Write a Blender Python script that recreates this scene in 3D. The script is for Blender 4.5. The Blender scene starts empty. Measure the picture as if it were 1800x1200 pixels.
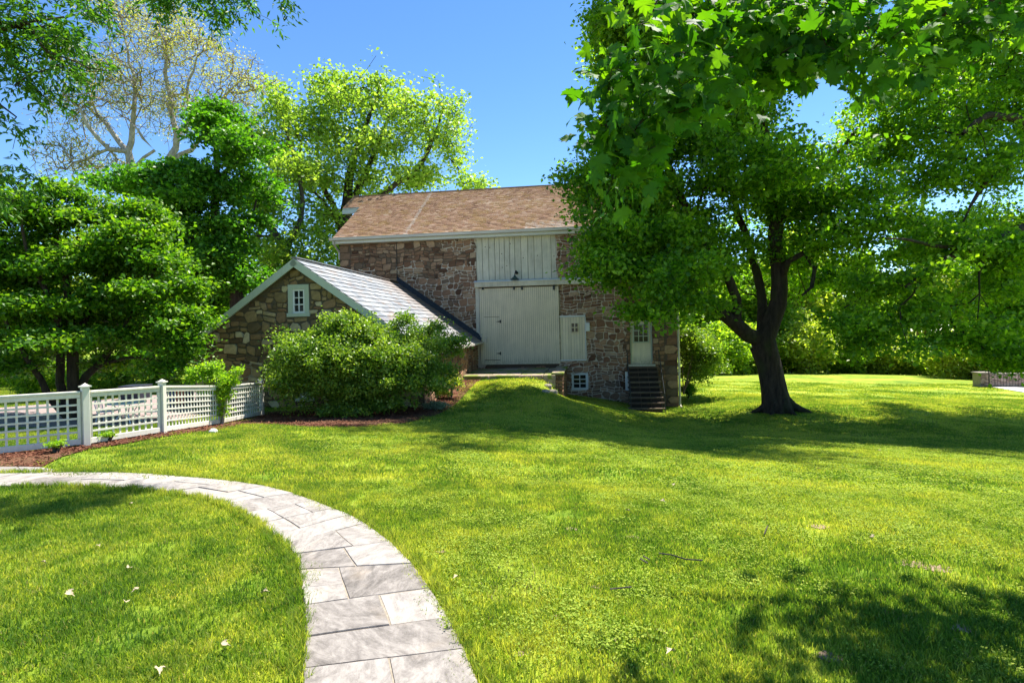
import bpy, math, random
import numpy as np
from mathutils import Vector, Matrix, geometry
R = math.radians
random.seed(7)
rng = np.random.default_rng(11)
C = bpy.context.scene.collection

# ------------------------------------------------------------------ camera
FOC, HOR, CZ, TH = 1000.0, 570.0, 1.7, math.atan(0.0235)
scene = bpy.context.scene
cam_d = bpy.data.cameras.new('camera')
cam = bpy.data.objects.new('camera', cam_d)
C.objects.link(cam)
cam_d.sensor_width = 36
cam_d.lens = 36 * FOC / 1800
cam_d.shift_y = -(600 - HOR) / 1800
cam_d.clip_end = 2000
cam_d.clip_start = 0.05
cam.matrix_world = Matrix.Translation((0, 0, CZ)) @ Matrix.Rotation(R(90), 4, 'X') @ Matrix.Rotation(-TH, 4, 'Z')
scene.camera = cam
# ------------------------------------------------------------------ light
SUN_EL, SUN_AZ = R(62.5), R(45)          # azimuth measured from +Y towards +X
world = bpy.data.worlds.new('World')
scene.world = world
world.use_nodes = True
wn = world.node_tree
for n in list(wn.nodes):
    wn.nodes.remove(n)
sky = wn.nodes.new('ShaderNodeTexSky')
sky.sky_type = 'NISHITA'
sky.sun_disc = False
sky.sun_elevation = SUN_EL
sky.sun_rotation = SUN_AZ
sky.altitude = 100
sky.air_density = 0.75
sky.dust_density = 0.0
sky.ozone_density = 3.0
bg = wn.nodes.new('ShaderNodeBackground')
bg.inputs['Strength'].default_value = 0.125
wo = wn.nodes.new('ShaderNodeOutputWorld')
hs = wn.nodes.new('ShaderNodeHueSaturation')
hs.inputs['Saturation'].default_value = 1.16
hs.inputs['Value'].default_value = 0.86
wn.links.new(sky.outputs[0], hs.inputs['Color'])
wn.links.new(hs.outputs[0], bg.inputs[0])
wn.links.new(bg.outputs[0], wo.inputs[0])
sd = bpy.data.lights.new('sun', 'SUN')
sd.energy = 5.0
sd.angle = R(0.53)
sd.color = (1.0, 0.95, 0.86)
sun = bpy.data.objects.new('sun', sd)
C.objects.link(sun)
sv = Vector((math.cos(SUN_EL) * math.sin(SUN_AZ), math.cos(SUN_EL) * math.cos(SUN_AZ), math.sin(SUN_EL)))
sun.rotation_euler = sv.to_track_quat('Z', 'Y').to_euler()
sun.location = (20, 20, 60)
scene.view_settings.view_transform = 'Standard'
scene.view_settings.look = 'None'
scene.view_settings.gamma = 1
scene.view_settings.use_curve_mapping = False
scene.view_settings.exposure = 1.34
scene.render.engine = 'CYCLES'
scene.cycles.max_bounces = 7
scene.cycles.diffuse_bounces = 2
scene.cycles.transmission_bounces = 4
scene.cycles.transparent_max_bounces = 4
scene.cycles.use_denoising = True

# ------------------------------------------------------------------ helpers: projection
CT, ST = math.cos(TH), math.sin(TH)

def unroll(x, y):
    dx, dy = x - 900, y - 600
    return dx * CT - dy * ST, dy * CT + dx * ST      # offsets from the principal column, upright

def ray(x, y):
    a, b = unroll(x, y)
    return a / FOC, (HOR - 600 - b) / FOC            # X per metre of depth, Z per metre of depth

def px(x, y, Y):
    u, v = ray(x, y)
    return Vector((u * Y, Y, CZ + v * Y))

# ------------------------------------------------------------------ terrain
ctrl = [(0, 0, 0), (-3, 1, 0), (3, 1, 0), (0, 4, -.02), (-4, 5, 0), (4, 4.5, -.1), (-8, 0, 0), (8, 0, -.1), (0, -10, 0), (-4, 7, -.02), (-7.5, 6, 0.0),
        (0, 9, -.3), (0, 14, -.72), (3, 8, -.4), (6, 8, -.6), (11, 8, -.85), (3, 13, -1.0), (7, 14, -1.35), (13, 14, -1.7),
        (-3, 9, -.2), (-3, 13, -.5), (-1, 17, -.70), (1.5, 17.5, -.88), (-4.5, 15, -.62), (-2.6, 19, -.58), (-1.0, 19.5, -.53), (0.5, 19.4, -.58),
        (-12, 12, -.3), (-14, 17, -.5), (-10, 20, -.6), (-12, 28, -.9), (-22, 30, -1), (-25, 50, -1.5), (-10, 45, -2), (-60, 60, -2),
        (0, 45, -2.5), (0, 70, -4), (45, 62, -5), (25, 65, -4.6), (70, 80, -6), (100, 40, -4), (-100, 20, -1), (-100, 100, -3), (0, 150, -5), (150, 150, -7),
        (-40, 0, 0), (40, 0, -1.0), (30, 14, -2.0)]
for t in [(155, 785, 9.2), (288, 762, 10.6), (388, 747, 13), (460, 730, 15.4), (1130, 722, 23.6), (1193, 717, 24.8), (1000, 694, 25.4), (1050, 701, 25.3),
          (1000, 702, 22.3), (1365, 722, 21), (1500, 765, 17), (1300, 765, 16.5), (1100, 750, 18.3), (1450, 657, 47), (1270, 659, 45), (1700, 662, 46),
          (1500, 688, 30), (1250, 690, 28), (1780, 692, 30), (870, 672, 20.7), (910, 672, 20.7), (950, 678, 20.7)]:
    p = px(*t)
    ctrl.append(tuple(p))
for yy in (21.5, 23, 25.5):
    for xx in (-2.2, -0.8, 0.6, 1.3):
        ctrl.append((xx, yy, -.45))
ctrl = np.array(ctrl, float)

def _phi(r2):
    return 0.5 * r2 * np.log(r2 + 1e-9)

def _fit(c):
    n = len(c)
    d2 = ((c[:, None, :2] - c[None, :, :2]) ** 2).sum(-1)
    A = np.zeros((n + 3, n + 3))
    A[:n, :n] = _phi(d2) + np.eye(n) * 0.8
    P = np.c_[np.ones(n), c[:, :2]]
    A[:n, n:] = P
    A[n:, :n] = P.T
    return np.linalg.solve(A, np.r_[c[:, 2], np.zeros(3)])

NR = 0
def _ev(c, w, x, y):
    d2 = (x[:, None] - c[None, :, 0]) ** 2 + (y[:, None] - c[None, :, 1]) ** 2
    return _phi(d2) @ w[:-3] + w[-3] + w[-2] * x + w[-1] * y
ctrlL = ctrl
ctrlR = np.array([c for c in ctrl if not (-2.5 < c[0] < 1.45 and c[1] > 20.3 and c[1] < 27)] + [(1.6, 25.6, -1.42), (1.5, 23.5, -1.35), (-1, 27, -1.2)])
wL, wR = _fit(ctrlL), _fit(ctrlR)
RWX = 2.0     # local x of the retaining wall on the barn's axes

def tz(X, Y):
    X = np.asarray(X, float)
    Y = np.asarray(Y, float)
    sh = X.shape
    X = X.ravel()
    Y = Y.ravel()
    out = np.empty(len(X))
    for i in range(0, len(X), 20000):
        x, y = X[i:i + 20000], Y[i:i + 20000]
        a = _ev(ctrlL, wL, x, y)
        near = (np.abs(x - 1) < 14) & (np.abs(y - 21) < 12)
        b = a.copy()
        if near.any(): b[near] = _ev(ctrlR, wR, x[near], y[near])
        dx, dy = x - .26, y - 26
        lx = dx * math.cos(R(8)) - dy * math.sin(R(8))
        ly = dx * math.sin(R(8)) + dy * math.cos(R(8))
        wd = .16 + np.clip((-3.6 - ly) / 4.5, 0, 1) * 3.2
        t = np.clip((lx - RWX) / wd * .5 + .5, 0, 1)
        t = t * t * (3 - 2 * t)
        fade = np.clip((14 - np.abs(x - 1)) / 4, 0, 1) * np.clip((12 - np.abs(y - 21)) / 4, 0, 1)
        out[i:i + 20000] = a + (b - a) * t * fade
    return np.clip(out, -9, 0.6).reshape(sh)

def tzs(x, y):
    return float(tz([x], [y])[0])

def gp(x, y):
    """where the sight line through photo point x, y meets the ground"""
    u, v = ray(x, y)
    Y = np.concatenate([np.arange(1.2, 60, .05), np.arange(60, 200, .5)])
    d = CZ + v * Y - tz(u * Y, Y)
    i = int(np.argmax(d < 0)) if (d < 0).any() else len(Y) - 1
    if i > 0:
        a = d[i - 1] / (d[i - 1] - d[i] + 1e-12)
        yy = Y[i - 1] + a * (Y[i] - Y[i - 1])
    else:
        yy = Y[0]
    return Vector((u * yy, yy, CZ + v * yy))

# ------------------------------------------------------------------ helpers: objects
def tag(o, label=None, cat=None, group=None, kind=None):
    if label: o['label'] = label
    if cat: o['category'] = cat
    if group: o['group'] = group
    if kind: o['kind'] = kind
    return o

def root(name, label, cat, loc=(0, 0, 0), rz=0, group=None):
    o = bpy.data.objects.new(name, None)
    C.objects.link(o)
    o.location = loc
    o.rotation_euler = (0, 0, rz)
    o.empty_display_size = 0.2
    return tag(o, label, cat, group)

def link(name, me, parent=None):
    o = bpy.data.objects.new(name, me)
    C.objects.link(o)
    if parent: o.parent = parent
    return o

def mesh_np(name, V, F, mat, parent=None, tone=None, smooth=False, origin=None):
    """V (n,3); F (m,k) one face size, or a list of such arrays"""
    V = np.asarray(V, np.float32)
    if origin is not None:
        V = V - np.array(origin, np.float32)
    if not isinstance(F, list):
        F = [F]
    F = [np.asarray(f, np.int32) for f in F if len(f)]
    me = bpy.data.meshes.new(name)
    me.vertices.add(len(V))
    me.vertices.foreach_set('co', V.ravel())
    loops = np.concatenate([f.ravel() for f in F])
    me.loops.add(len(loops))
    me.loops.foreach_set('vertex_index', loops)
    tot = np.concatenate([np.full(len(f), f.shape[1], np.int32) for f in F])
    st = np.concatenate([[0], np.cumsum(tot)[:-1]]).astype(np.int32)
    me.polygons.add(len(tot))
    me.polygons.foreach_set('loop_start', st)
    me.update(calc_edges=True)
    if smooth:
        me.polygons.foreach_set('use_smooth', np.ones(len(tot), bool))
    if tone is not None:
        a = me.attributes.new('tone', 'FLOAT', 'FACE')
        a.data.foreach_set('value', np.asarray(tone, np.float32))
    me.materials.append(mat)
    return link(name, me, parent)

class MB:
    """collects faces of one mesh; tone per face"""
    def __init__(s):
        s.v, s.f, s.t = [], [], []
    def add(s, vs, fs, tone=.5):
        b = len(s.v)
        s.v += [tuple(v) for v in vs]
        s.f += [tuple(b + i for i in f) for f in fs]
        s.t += [tone] * len(fs)
    def box(s, x0, x1, y0, y1, z0, z1, tone=.5, M=None, bev=0):
        vs = [(x0, y0, z0), (x1, y0, z0), (x1, y1, z0), (x0, y1, z0), (x0, y0, z1), (x1, y0, z1), (x1, y1, z1), (x0, y1, z1)]
        if M is not None: vs = [M @ Vector(v) for v in vs]
        s.add(vs, [(0, 3, 2, 1), (4, 5, 6, 7), (0, 1, 5, 4), (1, 2, 6, 5), (2, 3, 7, 6), (3, 0, 4, 7)], tone)
    def tube(s, pts, rad, k=8, tone=.5, cap=True):
        pts = [Vector(p) for p in pts]
        if not hasattr(rad, '__len__'): rad = [rad] * len(pts)
        rings = []
        for i, p in enumerate(pts):
            d = (pts[min(i + 1, len(pts) - 1)] - pts[max(i - 1, 0)]).normalized()
            a = d.orthogonal().normalized() if i == 0 else (a - d * a.dot(d)).normalized()
            b = d.cross(a)
            rings.append([p + (a * math.cos(2 * math.pi * j / k) + b * math.sin(2 * math.pi * j / k)) * rad[i] for j in range(k)])
        vs = [v for r in rings for v in r]
        fs = [(i * k + j, i * k + (j + 1) % k, (i + 1) * k + (j + 1) % k, (i + 1) * k + j) for i in range(len(pts) - 1) for j in range(k)]
        if cap:
            fs.append(tuple(range(k - 1, -1, -1)))
            fs.append(tuple(len(vs) - k + j for j in range(k)))
        s.add(vs, fs, tone)
    def bar(s, a, b, w, h=None, tone=.5, up=Vector((0, 0, 1))):
        """box of w x h cross section from a to b"""
        h = h or w
        a, b = Vector(a), Vector(b)
        d = (b - a).normalized()
        sd_ = d.cross(up)
        sd_ = (sd_ if sd_.length > 1e-4 else d.orthogonal()).normalized()
        u = sd_.cross(d)
        c = [(-.5, -.5), (.5, -.5), (.5, .5), (-.5, .5)]
        vs = [p + sd_ * w * i + u * h * j for p in (a, b) for i, j in c]
        s.add(vs, [(3, 2, 1, 0), (4, 5, 6, 7), (0, 1, 5, 4), (1, 2, 6, 5), (2, 3, 7, 6), (3, 0, 4, 7)], tone)
    def build(s, name, mat, parent=None, smooth=False, origin=None, bevel=0):
        me = bpy.data.meshes.new(name)
        vs = s.v if origin is None else [tuple(Vector(v) - Vector(origin)) for v in s.v]
        me.from_pydata(vs, [], s.f)
        a = me.attributes.new('tone', 'FLOAT', 'FACE')
        a.data.foreach_set('value', s.t)
        me.materials.append(mat)
        if smooth: me.polygons.foreach_set('use_smooth', [True] * len(s.f))
        me.update()
        o = link(name, me, parent)
        if bevel:
            m = o.modifiers.new('bevel', 'BEVEL')
            m.width = bevel
            m.segments = 1
            m.limit_method = 'ANGLE'
        return o

# ------------------------------------------------------------------ materials
def new_mat(name):
    m = bpy.data.materials.new(name)
    m.use_nodes = True
    nt = m.node_tree
    for n in list(nt.nodes): nt.nodes.remove(n)
    out = nt.nodes.new('ShaderNodeOutputMaterial')
    return m, nt, out

def ramp(nt, fac, stops):
    r = nt.nodes.new('ShaderNodeValToRGB')
    e = r.color_ramp.elements
    while len(e) < len(stops): e.new(0.5)
    for i, (p, c) in enumerate(stops):
        e[i].position = p
        e[i].color = (*c, 1) if len(c) == 3 else c
    nt.links.new(fac, r.inputs[0])
    return r.outputs[0]

def noise(nt, scale, detail=4, vec=None, rough=.6, dist=0):
    n = nt.nodes.new('ShaderNodeTexNoise')
    n.inputs['Scale'].default_value = scale
    n.inputs['Detail'].default_value = detail
    n.inputs['Roughness'].default_value = rough
    n.inputs['Distortion'].default_value = dist
    if vec is not None: nt.links.new(vec, n.inputs['Vector'])
    return n.outputs['Fac']

def mix(nt, fac, a, b, mode='MIX'):
    n = nt.nodes.new('ShaderNodeMix')
    n.data_type = 'RGBA'
    n.blend_type = mode
    for s_, v in ((n.inputs['Factor'], fac), (n.inputs['A'], a), (n.inputs['B'], b)):
        if hasattr(v, 'links') or isinstance(v, bpy.types.NodeSocket): nt.links.new(v, s_)
        elif isinstance(v, (int, float)): s_.default_value = v
        else: s_.default_value = (*v, 1)
    return n.outputs['Result']

def mathn(nt, op, a, b=None, clamp=False):
    n = nt.nodes.new('ShaderNodeMath')
    n.operation = op
    n.use_clamp = clamp
    for i, v in enumerate((a, b)):
        if v is None: continue
        if isinstance(v, (int, float)): n.inputs[i].default_value = v
        else: nt.links.new(v, n.inputs[i])
    return n.outputs[0]

def attr(nt, name='tone'):
    a = nt.nodes.new('ShaderNodeAttribute')
    a.attribute_name = name
    return a.outputs['Fac']

def coords(nt, scale=(1, 1, 1), kind='Object', rot=(0, 0, 0)):
    if kind == 'World':
        src = nt.nodes.new('ShaderNodeNewGeometry').outputs['Position']
    else:
        src = nt.nodes.new('ShaderNodeTexCoord').outputs[kind]
    m = nt.nodes.new('ShaderNodeMapping')
    m.inputs['Scale'].default_value = scale
    m.inputs['Rotation'].default_value = rot
    nt.links.new(src, m.inputs['Vector'])
    return m.outputs[0]

def principled(nt, out, col, rough=.8, bump=None, bstr=.3, bdist=.01, spec=.3, metal=0):
    p = nt.nodes.new('ShaderNodeBsdfPrincipled')
    if isinstance(col, bpy.types.NodeSocket): nt.links.new(col, p.inputs['Base Color'])
    else: p.inputs['Base Color'].default_value = (*col, 1)
    if isinstance(rough, bpy.types.NodeSocket): nt.links.new(rough, p.inputs['Roughness'])
    else: p.inputs['Roughness'].default_value = rough
    p.inputs['Specular IOR Level'].default_value = spec
    p.inputs['Metallic'].default_value = metal
    if bump is not None:
        b = nt.nodes.new('ShaderNodeBump')
        b.inputs['Strength'].default_value = bstr
        b.inputs['Distance'].default_value = bdist
        nt.links.new(bump, b.inputs['Height'])
        nt.links.new(b.outputs[0], p.inputs['Normal'])
    nt.links.new(p.outputs[0], out.inputs[0])
    return p

def leaf_mat(name, dark, mid, light, trans=.45, tcol=None, rough=.45, nscale=.8):
    m, nt, out = new_mat(name)
    big = noise(nt, nscale, 2, coords(nt, kind='World'))
    f = mathn(nt, 'ADD', mathn(nt, 'MULTIPLY', attr(nt), .65), mathn(nt, 'MULTIPLY', big, .4))
    col = ramp(nt, f, [(.15, dark), (.5, mid), (.9, light)])
    p = nt.nodes.new('ShaderNodeBsdfPrincipled')
    nt.links.new(col, p.inputs['Base Color'])
    p.inputs['Roughness'].default_value = rough
    p.inputs['Specular IOR Level'].default_value = .35
    t = nt.nodes.new('ShaderNodeBsdfTranslucent')
    tc = mix(nt, 1.0, col, tcol or (2.2, 2.3, .7), 'MULTIPLY')
    nt.links.new(tc, t.inputs[0])
    ms = nt.nodes.new('ShaderNodeMixShader')
    ms.inputs[0].default_value = trans
    nt.links.new(p.outputs[0], ms.inputs[1])
    nt.links.new(t.outputs[0], ms.inputs[2])
    nt.links.new(ms.outputs[0], out.inputs[0])
    return m

def bark_mat(name, a, b, scale=6, stretch=.2, moss=None):
    m, nt, out = new_mat(name)
    c = coords(nt, (1, 1, stretch), 'Object')
    n1 = noise(nt, scale, 6, c, .7)
    col = ramp(nt, n1, [(.3, a), (.7, b)])
    if moss:
        n2 = noise(nt, 1.6, 4, coords(nt, (1, 1, .5)))
        col = mix(nt, mathn(nt, 'MULTIPLY', mathn(nt, 'SUBTRACT', n2, .5, True), 4, True), col, moss)
    principled(nt, out, col, .9, n1, 1.0, .12)
    return m

def simple_mat(name, a, b=None, scale=8, rough=.6, bstr=.15, metal=0, spec=.3, stretch=(1, 1, 1)):
    m, nt, out = new_mat(name)
    n1 = noise(nt, scale, 5, coords(nt, stretch))
    col = ramp(nt, n1, [(.3, a), (.7, b or a)])
    principled(nt, out, col, rough, n1, bstr, .01, spec, metal)
    return m

def paint_mat(name, base, dirt, amount=.3, grime=-9.0):
    """weathered paint: pale with streaks of dirt running down"""
    m, nt, out = new_mat(name)
    n1 = noise(nt, 3, 6, coords(nt, (6, 6, .5)), .7)
    n2 = noise(nt, 1.2, 4, coords(nt))
    f = mathn(nt, 'MULTIPLY', mathn(nt, 'MULTIPLY', n1, n2), amount * 3.2, True)
    col = mix(nt, f, base, dirt)
    sp = nt.nodes.new('ShaderNodeSeparateXYZ'); nt.links.new(coords(nt), sp.inputs[0])
    n3 = noise(nt, 7, 6, coords(nt, (2, 2, 1)), .8)
    col = mix(nt, mathn(nt, 'MULTIPLY', mathn(nt, 'MULTIPLY', mathn(nt, 'SUBTRACT', grime, sp.outputs[2]), 2.2, True), mathn(nt, 'MULTIPLY', mathn(nt, 'SUBTRACT', n3, .38), 3, True)), col, (.20, .19, .10))
    tv = mix(nt, attr(nt), (.9, .9, .9), (1.06, 1.06, 1.06))
    col = mix(nt, 1.0, col, tv, 'MULTIPLY')
    principled(nt, out, col, .55, n1, .12, .01)
    return m

M = {}
M['white'] = paint_mat('white_paint', (.74, .74, .70), (.42, .41, .34), .3)
M['cream'] = paint_mat('cream_paint', (.88, .75, .51), (.42, .36, .25), .45, .38)
M['cream2'] = paint_mat('pale_grey_paint', (.84, .75, .55), (.33, .30, .22), .6)
M['sage'] = paint_mat('sage_paint', (.46, .50, .38), (.3, .33, .22), .3)
M['fence'] = paint_mat('fence_paint', (.82, .78, .69), (.42, .42, .30), .45, -.02)
M['glass'] = None
m_, nt_, out_ = new_mat('dark_glass')
principled(nt_, out_, (.010, .012, .014), .08, None, spec=.2)
M['glass'] = m_
M['iron'] = simple_mat('dark_iron', (.02, .022, .02), (.045, .05, .045), 20, .5, .1, .3)
M['gutter'] = simple_mat('gutter_metal', (.46, .42, .38), (.60, .55, .50), 3, .45, .05, .2, stretch=(.4, 4, 4))
M['black'] = simple_mat('black_membrane', (.022, .027, .036), (.045, .052, .065), 8, .6, .3)
M['wood'] = simple_mat('dark_wood', (.05, .035, .02), (.09, .06, .035), 9, .8, .3)

# rubble stone: tone = hue choice of the stone
def stone_mat(name, stops, wet=.0):
    m, nt, out = new_mat(name)
    col = ramp(nt, attr(nt), stops)
    n1 = noise(nt, 9, 6, coords(nt), .7)
    col = mix(nt, 1.0, col, ramp(nt, n1, [(.25, (.6, .6, .6)), (.75, (1.35, 1.3, 1.25))]), 'MULTIPLY')
    principled(nt, out, col, .88, n1, .6, .02)
    return m

M['barn_stone'] = stone_mat('barn_stone', [(0, (.09, .045, .026)), (.2, (.21, .105, .06)), (.4, (.28, .16, .095)), (.6, (.17, .115, .075)), (.8, (.34, .18, .10)), (1, (.40, .28, .18))])
M['annex_stone'] = stone_mat('annex_stone', [(0, (.08, .055, .03)), (.25, (.19, .135, .06)), (.5, (.28, .20, .09)), (.7, (.21, .115, .055)), (.88, (.36, .29, .15)), (1, (.52, .44, .27))])
M['rock'] = stone_mat('garden_stone', [(0, (.12, .10, .08)), (.5, (.24, .21, .17)), (1, (.38, .34, .28))])

def mortar_mat(name, dark, light, boxes):
    """boxes: (x0, x1, z0, z1) in object space where the pale repointing was done"""
    m, nt, out = new_mat(name)
    co = coords(nt)
    sep = nt.nodes.new('ShaderNodeSeparateXYZ')
    nt.links.new(co, sep.inputs[0])
    wob = mathn(nt, 'MULTIPLY', mathn(nt, 'SUBTRACT', noise(nt, 1.3, 4, co), .5), 1.1)
    X = mathn(nt, 'ADD', sep.outputs[0], wob)
    Z = mathn(nt, 'ADD', sep.outputs[2], wob)
    tot = None
    for (x0, x1, z0, z1) in boxes:
        f = mathn(nt, 'MULTIPLY', mathn(nt, 'MULTIPLY', mathn(nt, 'GREATER_THAN', X, x0), mathn(nt, 'LESS_THAN', X, x1)),
                  mathn(nt, 'MULTIPLY', mathn(nt, 'GREATER_THAN', Z, z0), mathn(nt, 'LESS_THAN', Z, z1)))
        tot = f if tot is None else mathn(nt, 'MAXIMUM', tot, f)
    n1 = noise(nt, 14, 4, co)
    if tot is None: tot = 0.0
    col = mix(nt, tot, dark, light)
    col = mix(nt, 1.0, col, ramp(nt, n1, [(.3, (.75, .75, .75)), (.7, (1.15, 1.15, 1.15))]), 'MULTIPLY')
    principled(nt, out, col, .95, n1, .5, .01)
    return m

# ------------------------------------------------------------------ areas on the ground (photo outlines projected on the terrain)
pairs = [((520, 1700), (960, 1650)), ((524, 1480), (905, 1440)), ((528, 1300), (862, 1262)), ((532, 1184), (815, 1148)), ((536, 1128), (788, 1092)), ((535, 1071), (755, 1040)), ((526, 1007), (724, 996)),
         ((516, 980), (686, 957)), ((501, 962), (641, 924)), ((484, 946), (615, 909)), ((458, 924), (585, 898)), ((430, 906), (552, 884)), ((396, 889), (515, 871)),
         ((352, 877), (468, 859)), ((300, 868), (412, 850)), ((238, 862), (345, 843)), ((170, 858), (272, 837)), ((90, 857), (195, 834)), ((0, 858), (120, 833)),
         ((-100, 860), (40, 835)), ((-210, 864), (-50, 838))]
splits = {0: [.5], 1: [.55], 2: [.58], 3: [.52], 4: [], 5: [.55], 6: [.42, 'L'], 7: [.48], 8: [.62], 9: [.35], 10: [.3, .7], 11: [], 12: [.55], 13: [.4], 14: [.6], 15: [], 16: [.45], 17: [.6], 18: [.3], 19: [.5]}
# real order of rows near the bottom: 3 = two stones seen, 4 = long single, etc.
splits.update({2: [.52], 3: [], 4: [.58], 5: [.34, 'L'], 6: [.5], 7: [.6], 8: [], 9: [.3]})
P_in = [gp(*a) for a, b in pairs]
P_out = [gp(*b) for a, b in pairs]
path_poly = [(p.x, p.y) for p in P_in] + [(p.x, p.y) for p in reversed(P_out)]
spur_px = [(-60, 838), (40, 835), (122, 833), (72, 824), (30, 823), (-80, 824)]
spur_poly = [(p.x, p.y) for p in (gp(*q) for q in spur_px)]
mulch_px = [(-40, 822), (30, 822), (72, 823), (110, 803), (155, 791), (225, 780), (290, 768), (380, 757), (430, 746), (500, 748), (560, 752), (640, 752), (700, 746), (765, 731), (795, 715), (822, 688), (846, 667)]
mulch_poly = [(p.x, p.y) for p in (gp(*q) for q in mulch_px)] + [(-2.0, 22.3), (-2.2, 25.9), (-3.2, 24.0), (-5.0, 17.2), (-7.0, 16.0), (-6.95, 13.0), (-6.9, 10.6), (-7.3, 9.2), (-8.2, 8.3)]
drive_poly = [(-30, 12.6), (-15, 12.3), (-8.6, 12.7), (-8.4, 15.5), (-9.8, 17.0), (-9.9, 26), (-13.0, 26), (-13.5, 21), (-16, 17.2), (-30, 16.0)]
farpave_poly = [(p.x, p.y) for p in (gp(1733, 679), gp(1800, 690), gp(1900, 706))] + [(40, 26), (48, 34), (29.5, 33.6)]

def inside(X, Y, poly):
    X = np.asarray(X); Y = np.asarray(Y)
    r = np.zeros(X.shape, bool)
    n = len(poly)
    for i in range(n):
        x0, y0 = poly[i]
        x1, y1 = poly[(i + 1) % n]
        c = (y0 > Y) != (y1 > Y)
        xi = (x1 - x0) * (Y - y0) / (y1 - y0 + 1e-12) + x0
        r ^= c & (X < xi)
    return r

def sheet(name, poly, off, mat, spacing=.25, parent=None, kind='structure'):
    pts = []
    n = len(poly)
    for i in range(n):
        a = Vector(poly[i]); b = Vector(poly[(i + 1) % n])
        m = max(1, int((b - a).length / spacing))
        pts += [a.lerp(b, j / m) for j in range(m)]
    nb = len(pts)
    xs = [p.x for p in pts]; ys = [p.y for p in pts]
    gx, gy = np.meshgrid(np.arange(min(xs), max(xs), spacing), np.arange(min(ys), max(ys), spacing))
    gx = gx.ravel() + .01; gy = gy.ravel() + .013
    ok = inside(gx, gy, [(p.x, p.y) for p in pts])
    pts += [Vector((a, b)) for a, b in zip(gx[ok], gy[ok])]
    vs, _e, fs, *_ = geometry.delaunay_2d_cdt(pts, [], [list(range(nb))], 1, 1e-4)
    X = np.array([v.x for v in vs]); Y = np.array([v.y for v in vs])
    Z = tz(X, Y) + off
    o = mesh_np(name, np.c_[X, Y, Z], np.array([f for f in fs if len(f) == 3]), mat, parent)
    if kind: o['kind'] = kind
    return o

# ------------------------------------------------------------------ ground
def lawn_color(nt):
    w = coords(nt, kind='World')
    n1 = noise(nt, .45, 4, w, .65, .4)
    n2 = noise(nt, 2.6, 5, w, .7)
    n3 = noise(nt, 1.1, 3, coords(nt, (.5, 1.4, 1), 'World'))
    f = mathn(nt, 'ADD', mathn(nt, 'MULTIPLY', n1, .6), mathn(nt, 'MULTIPLY', n2, .4))
    return f, n3, n2, w

def ground_mat():
    m, nt, out = new_mat('lawn_ground')
    f, n3, n2, w = lawn_color(nt)
    col = ramp(nt, f, [(.36, (.085, .16, .014)), (.49, (.19, .27, .024)), (.6, (.34, .37, .045))])
    fine = noise(nt, 45, 5, w, .8)
    col = mix(nt, 1.0, col, ramp(nt, fine, [(.3, (.55, .6, .5)), (.7, (1.35, 1.3, 1.2))]), 'MULTIPLY')
    dry = ramp(nt, mathn(nt, 'MULTIPLY', n3, n2), [(.40, (0, 0, 0)), (.46, (1, 1, 1))])
    col = mix(nt, mathn(nt, 'MULTIPLY', dry, .5), col, (.24, .19, .10))
    principled(nt, out, col, .9, fine, .6, .03, spec=.1)
    return m

def axis(lo, hi, segs):
    a = [lo]
    for stop, step in segs:
        while a[-1] < stop - 1e-6: a.append(min(a[-1] + step, stop))
    return np.array(a)

gx = axis(-260, 260, [(-40, 10), (-14, 1), (.2, .3), (4.4, .12), (14, .3), (50, 1), (260, 10)])
gy = axis(-20, 420, [(-2, 2), (27, .3), (70, 1), (420, 10)])
GX, GY = np.meshgrid(gx, gy)
GZ = tz(GX, GY)
nx, ny = len(gx), len(gy)
idx = np.arange(nx * ny).reshape(ny, nx)
GF = np.stack([idx[:-1, :-1], idx[:-1, 1:], idx[1:, 1:], idx[1:, :-1]], -1).reshape(-1, 4)
ground = mesh_np('ground', np.c_[GX.ravel(), GY.ravel(), GZ.ravel()], GF, ground_mat(), smooth=True)
ground['kind'] = 'structure'

# mulch
m_, nt_, out_ = new_mat('mulch')
w_ = coords(nt_, kind='World')
n_ = noise(nt_, 40, 5, w_, .8)
c_ = ramp(nt_, n_, [(.3, (.03, .012, .008)), (.5, (.10, .035, .02)), (.75, (.20, .085, .045))])
c_ = mix(nt_, ramp(nt_, noise(nt_, .8, 2, w_), [(.5, (0, 0, 0)), (.6, (.5, .5, .5))]), c_, (.26, .16, .09))
principled(nt_, out_, c_, .95, n_, 1.0, .03, spec=.1)
M['mulch'] = m_
mulch = sheet('mulch_bed', mulch_poly, .02, M['mulch'])
# paving of the drive
m_, nt_, out_ = new_mat('drive_paving')
w_ = coords(nt_, kind='World')
br = nt_.nodes.new('ShaderNodeTexBrick')
nt_.links.new(w_, br.inputs[0])
br.inputs['Scale'].default_value = 3
br.inputs['Color1'].default_value = (.27, .20, .18, 1)
br.inputs['Color2'].default_value = (.34, .26, .24, 1)
br.inputs['Mortar'].default_value = (.16, .12, .11, 1)
principled(nt_, out_, mix(nt_, .4, br.outputs[0], ramp(nt_, noise(nt_, 3, 5, w_), [(.3, (.2, .15, .14)), (.7, (.38, .31, .29))])), .85, noise(nt_, 30, 3, w_), .3)
M['drive'] = m_
sheet('driveway', drive_poly, .025, M['drive'], .5)
sheet('far_driveway', farpave_poly, .03, simple_mat('far_paving', (.46, .43, .45), (.6, .56, .58), 3, .8), .8)

# ------------------------------------------------------------------ flagstone path
m_, nt_, out_ = new_mat('path_bedding')
principled(nt_, out_, ramp(nt_, noise(nt_, 30, 4, coords(nt_, kind='World')), [(.3, (.20, .165, .125)), (.7, (.32, .28, .22))]), .95)
path = sheet('path', path_poly, .0235, m_, .2)
spur = sheet('path_spur', spur_poly, .019, m_, .2)

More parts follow.
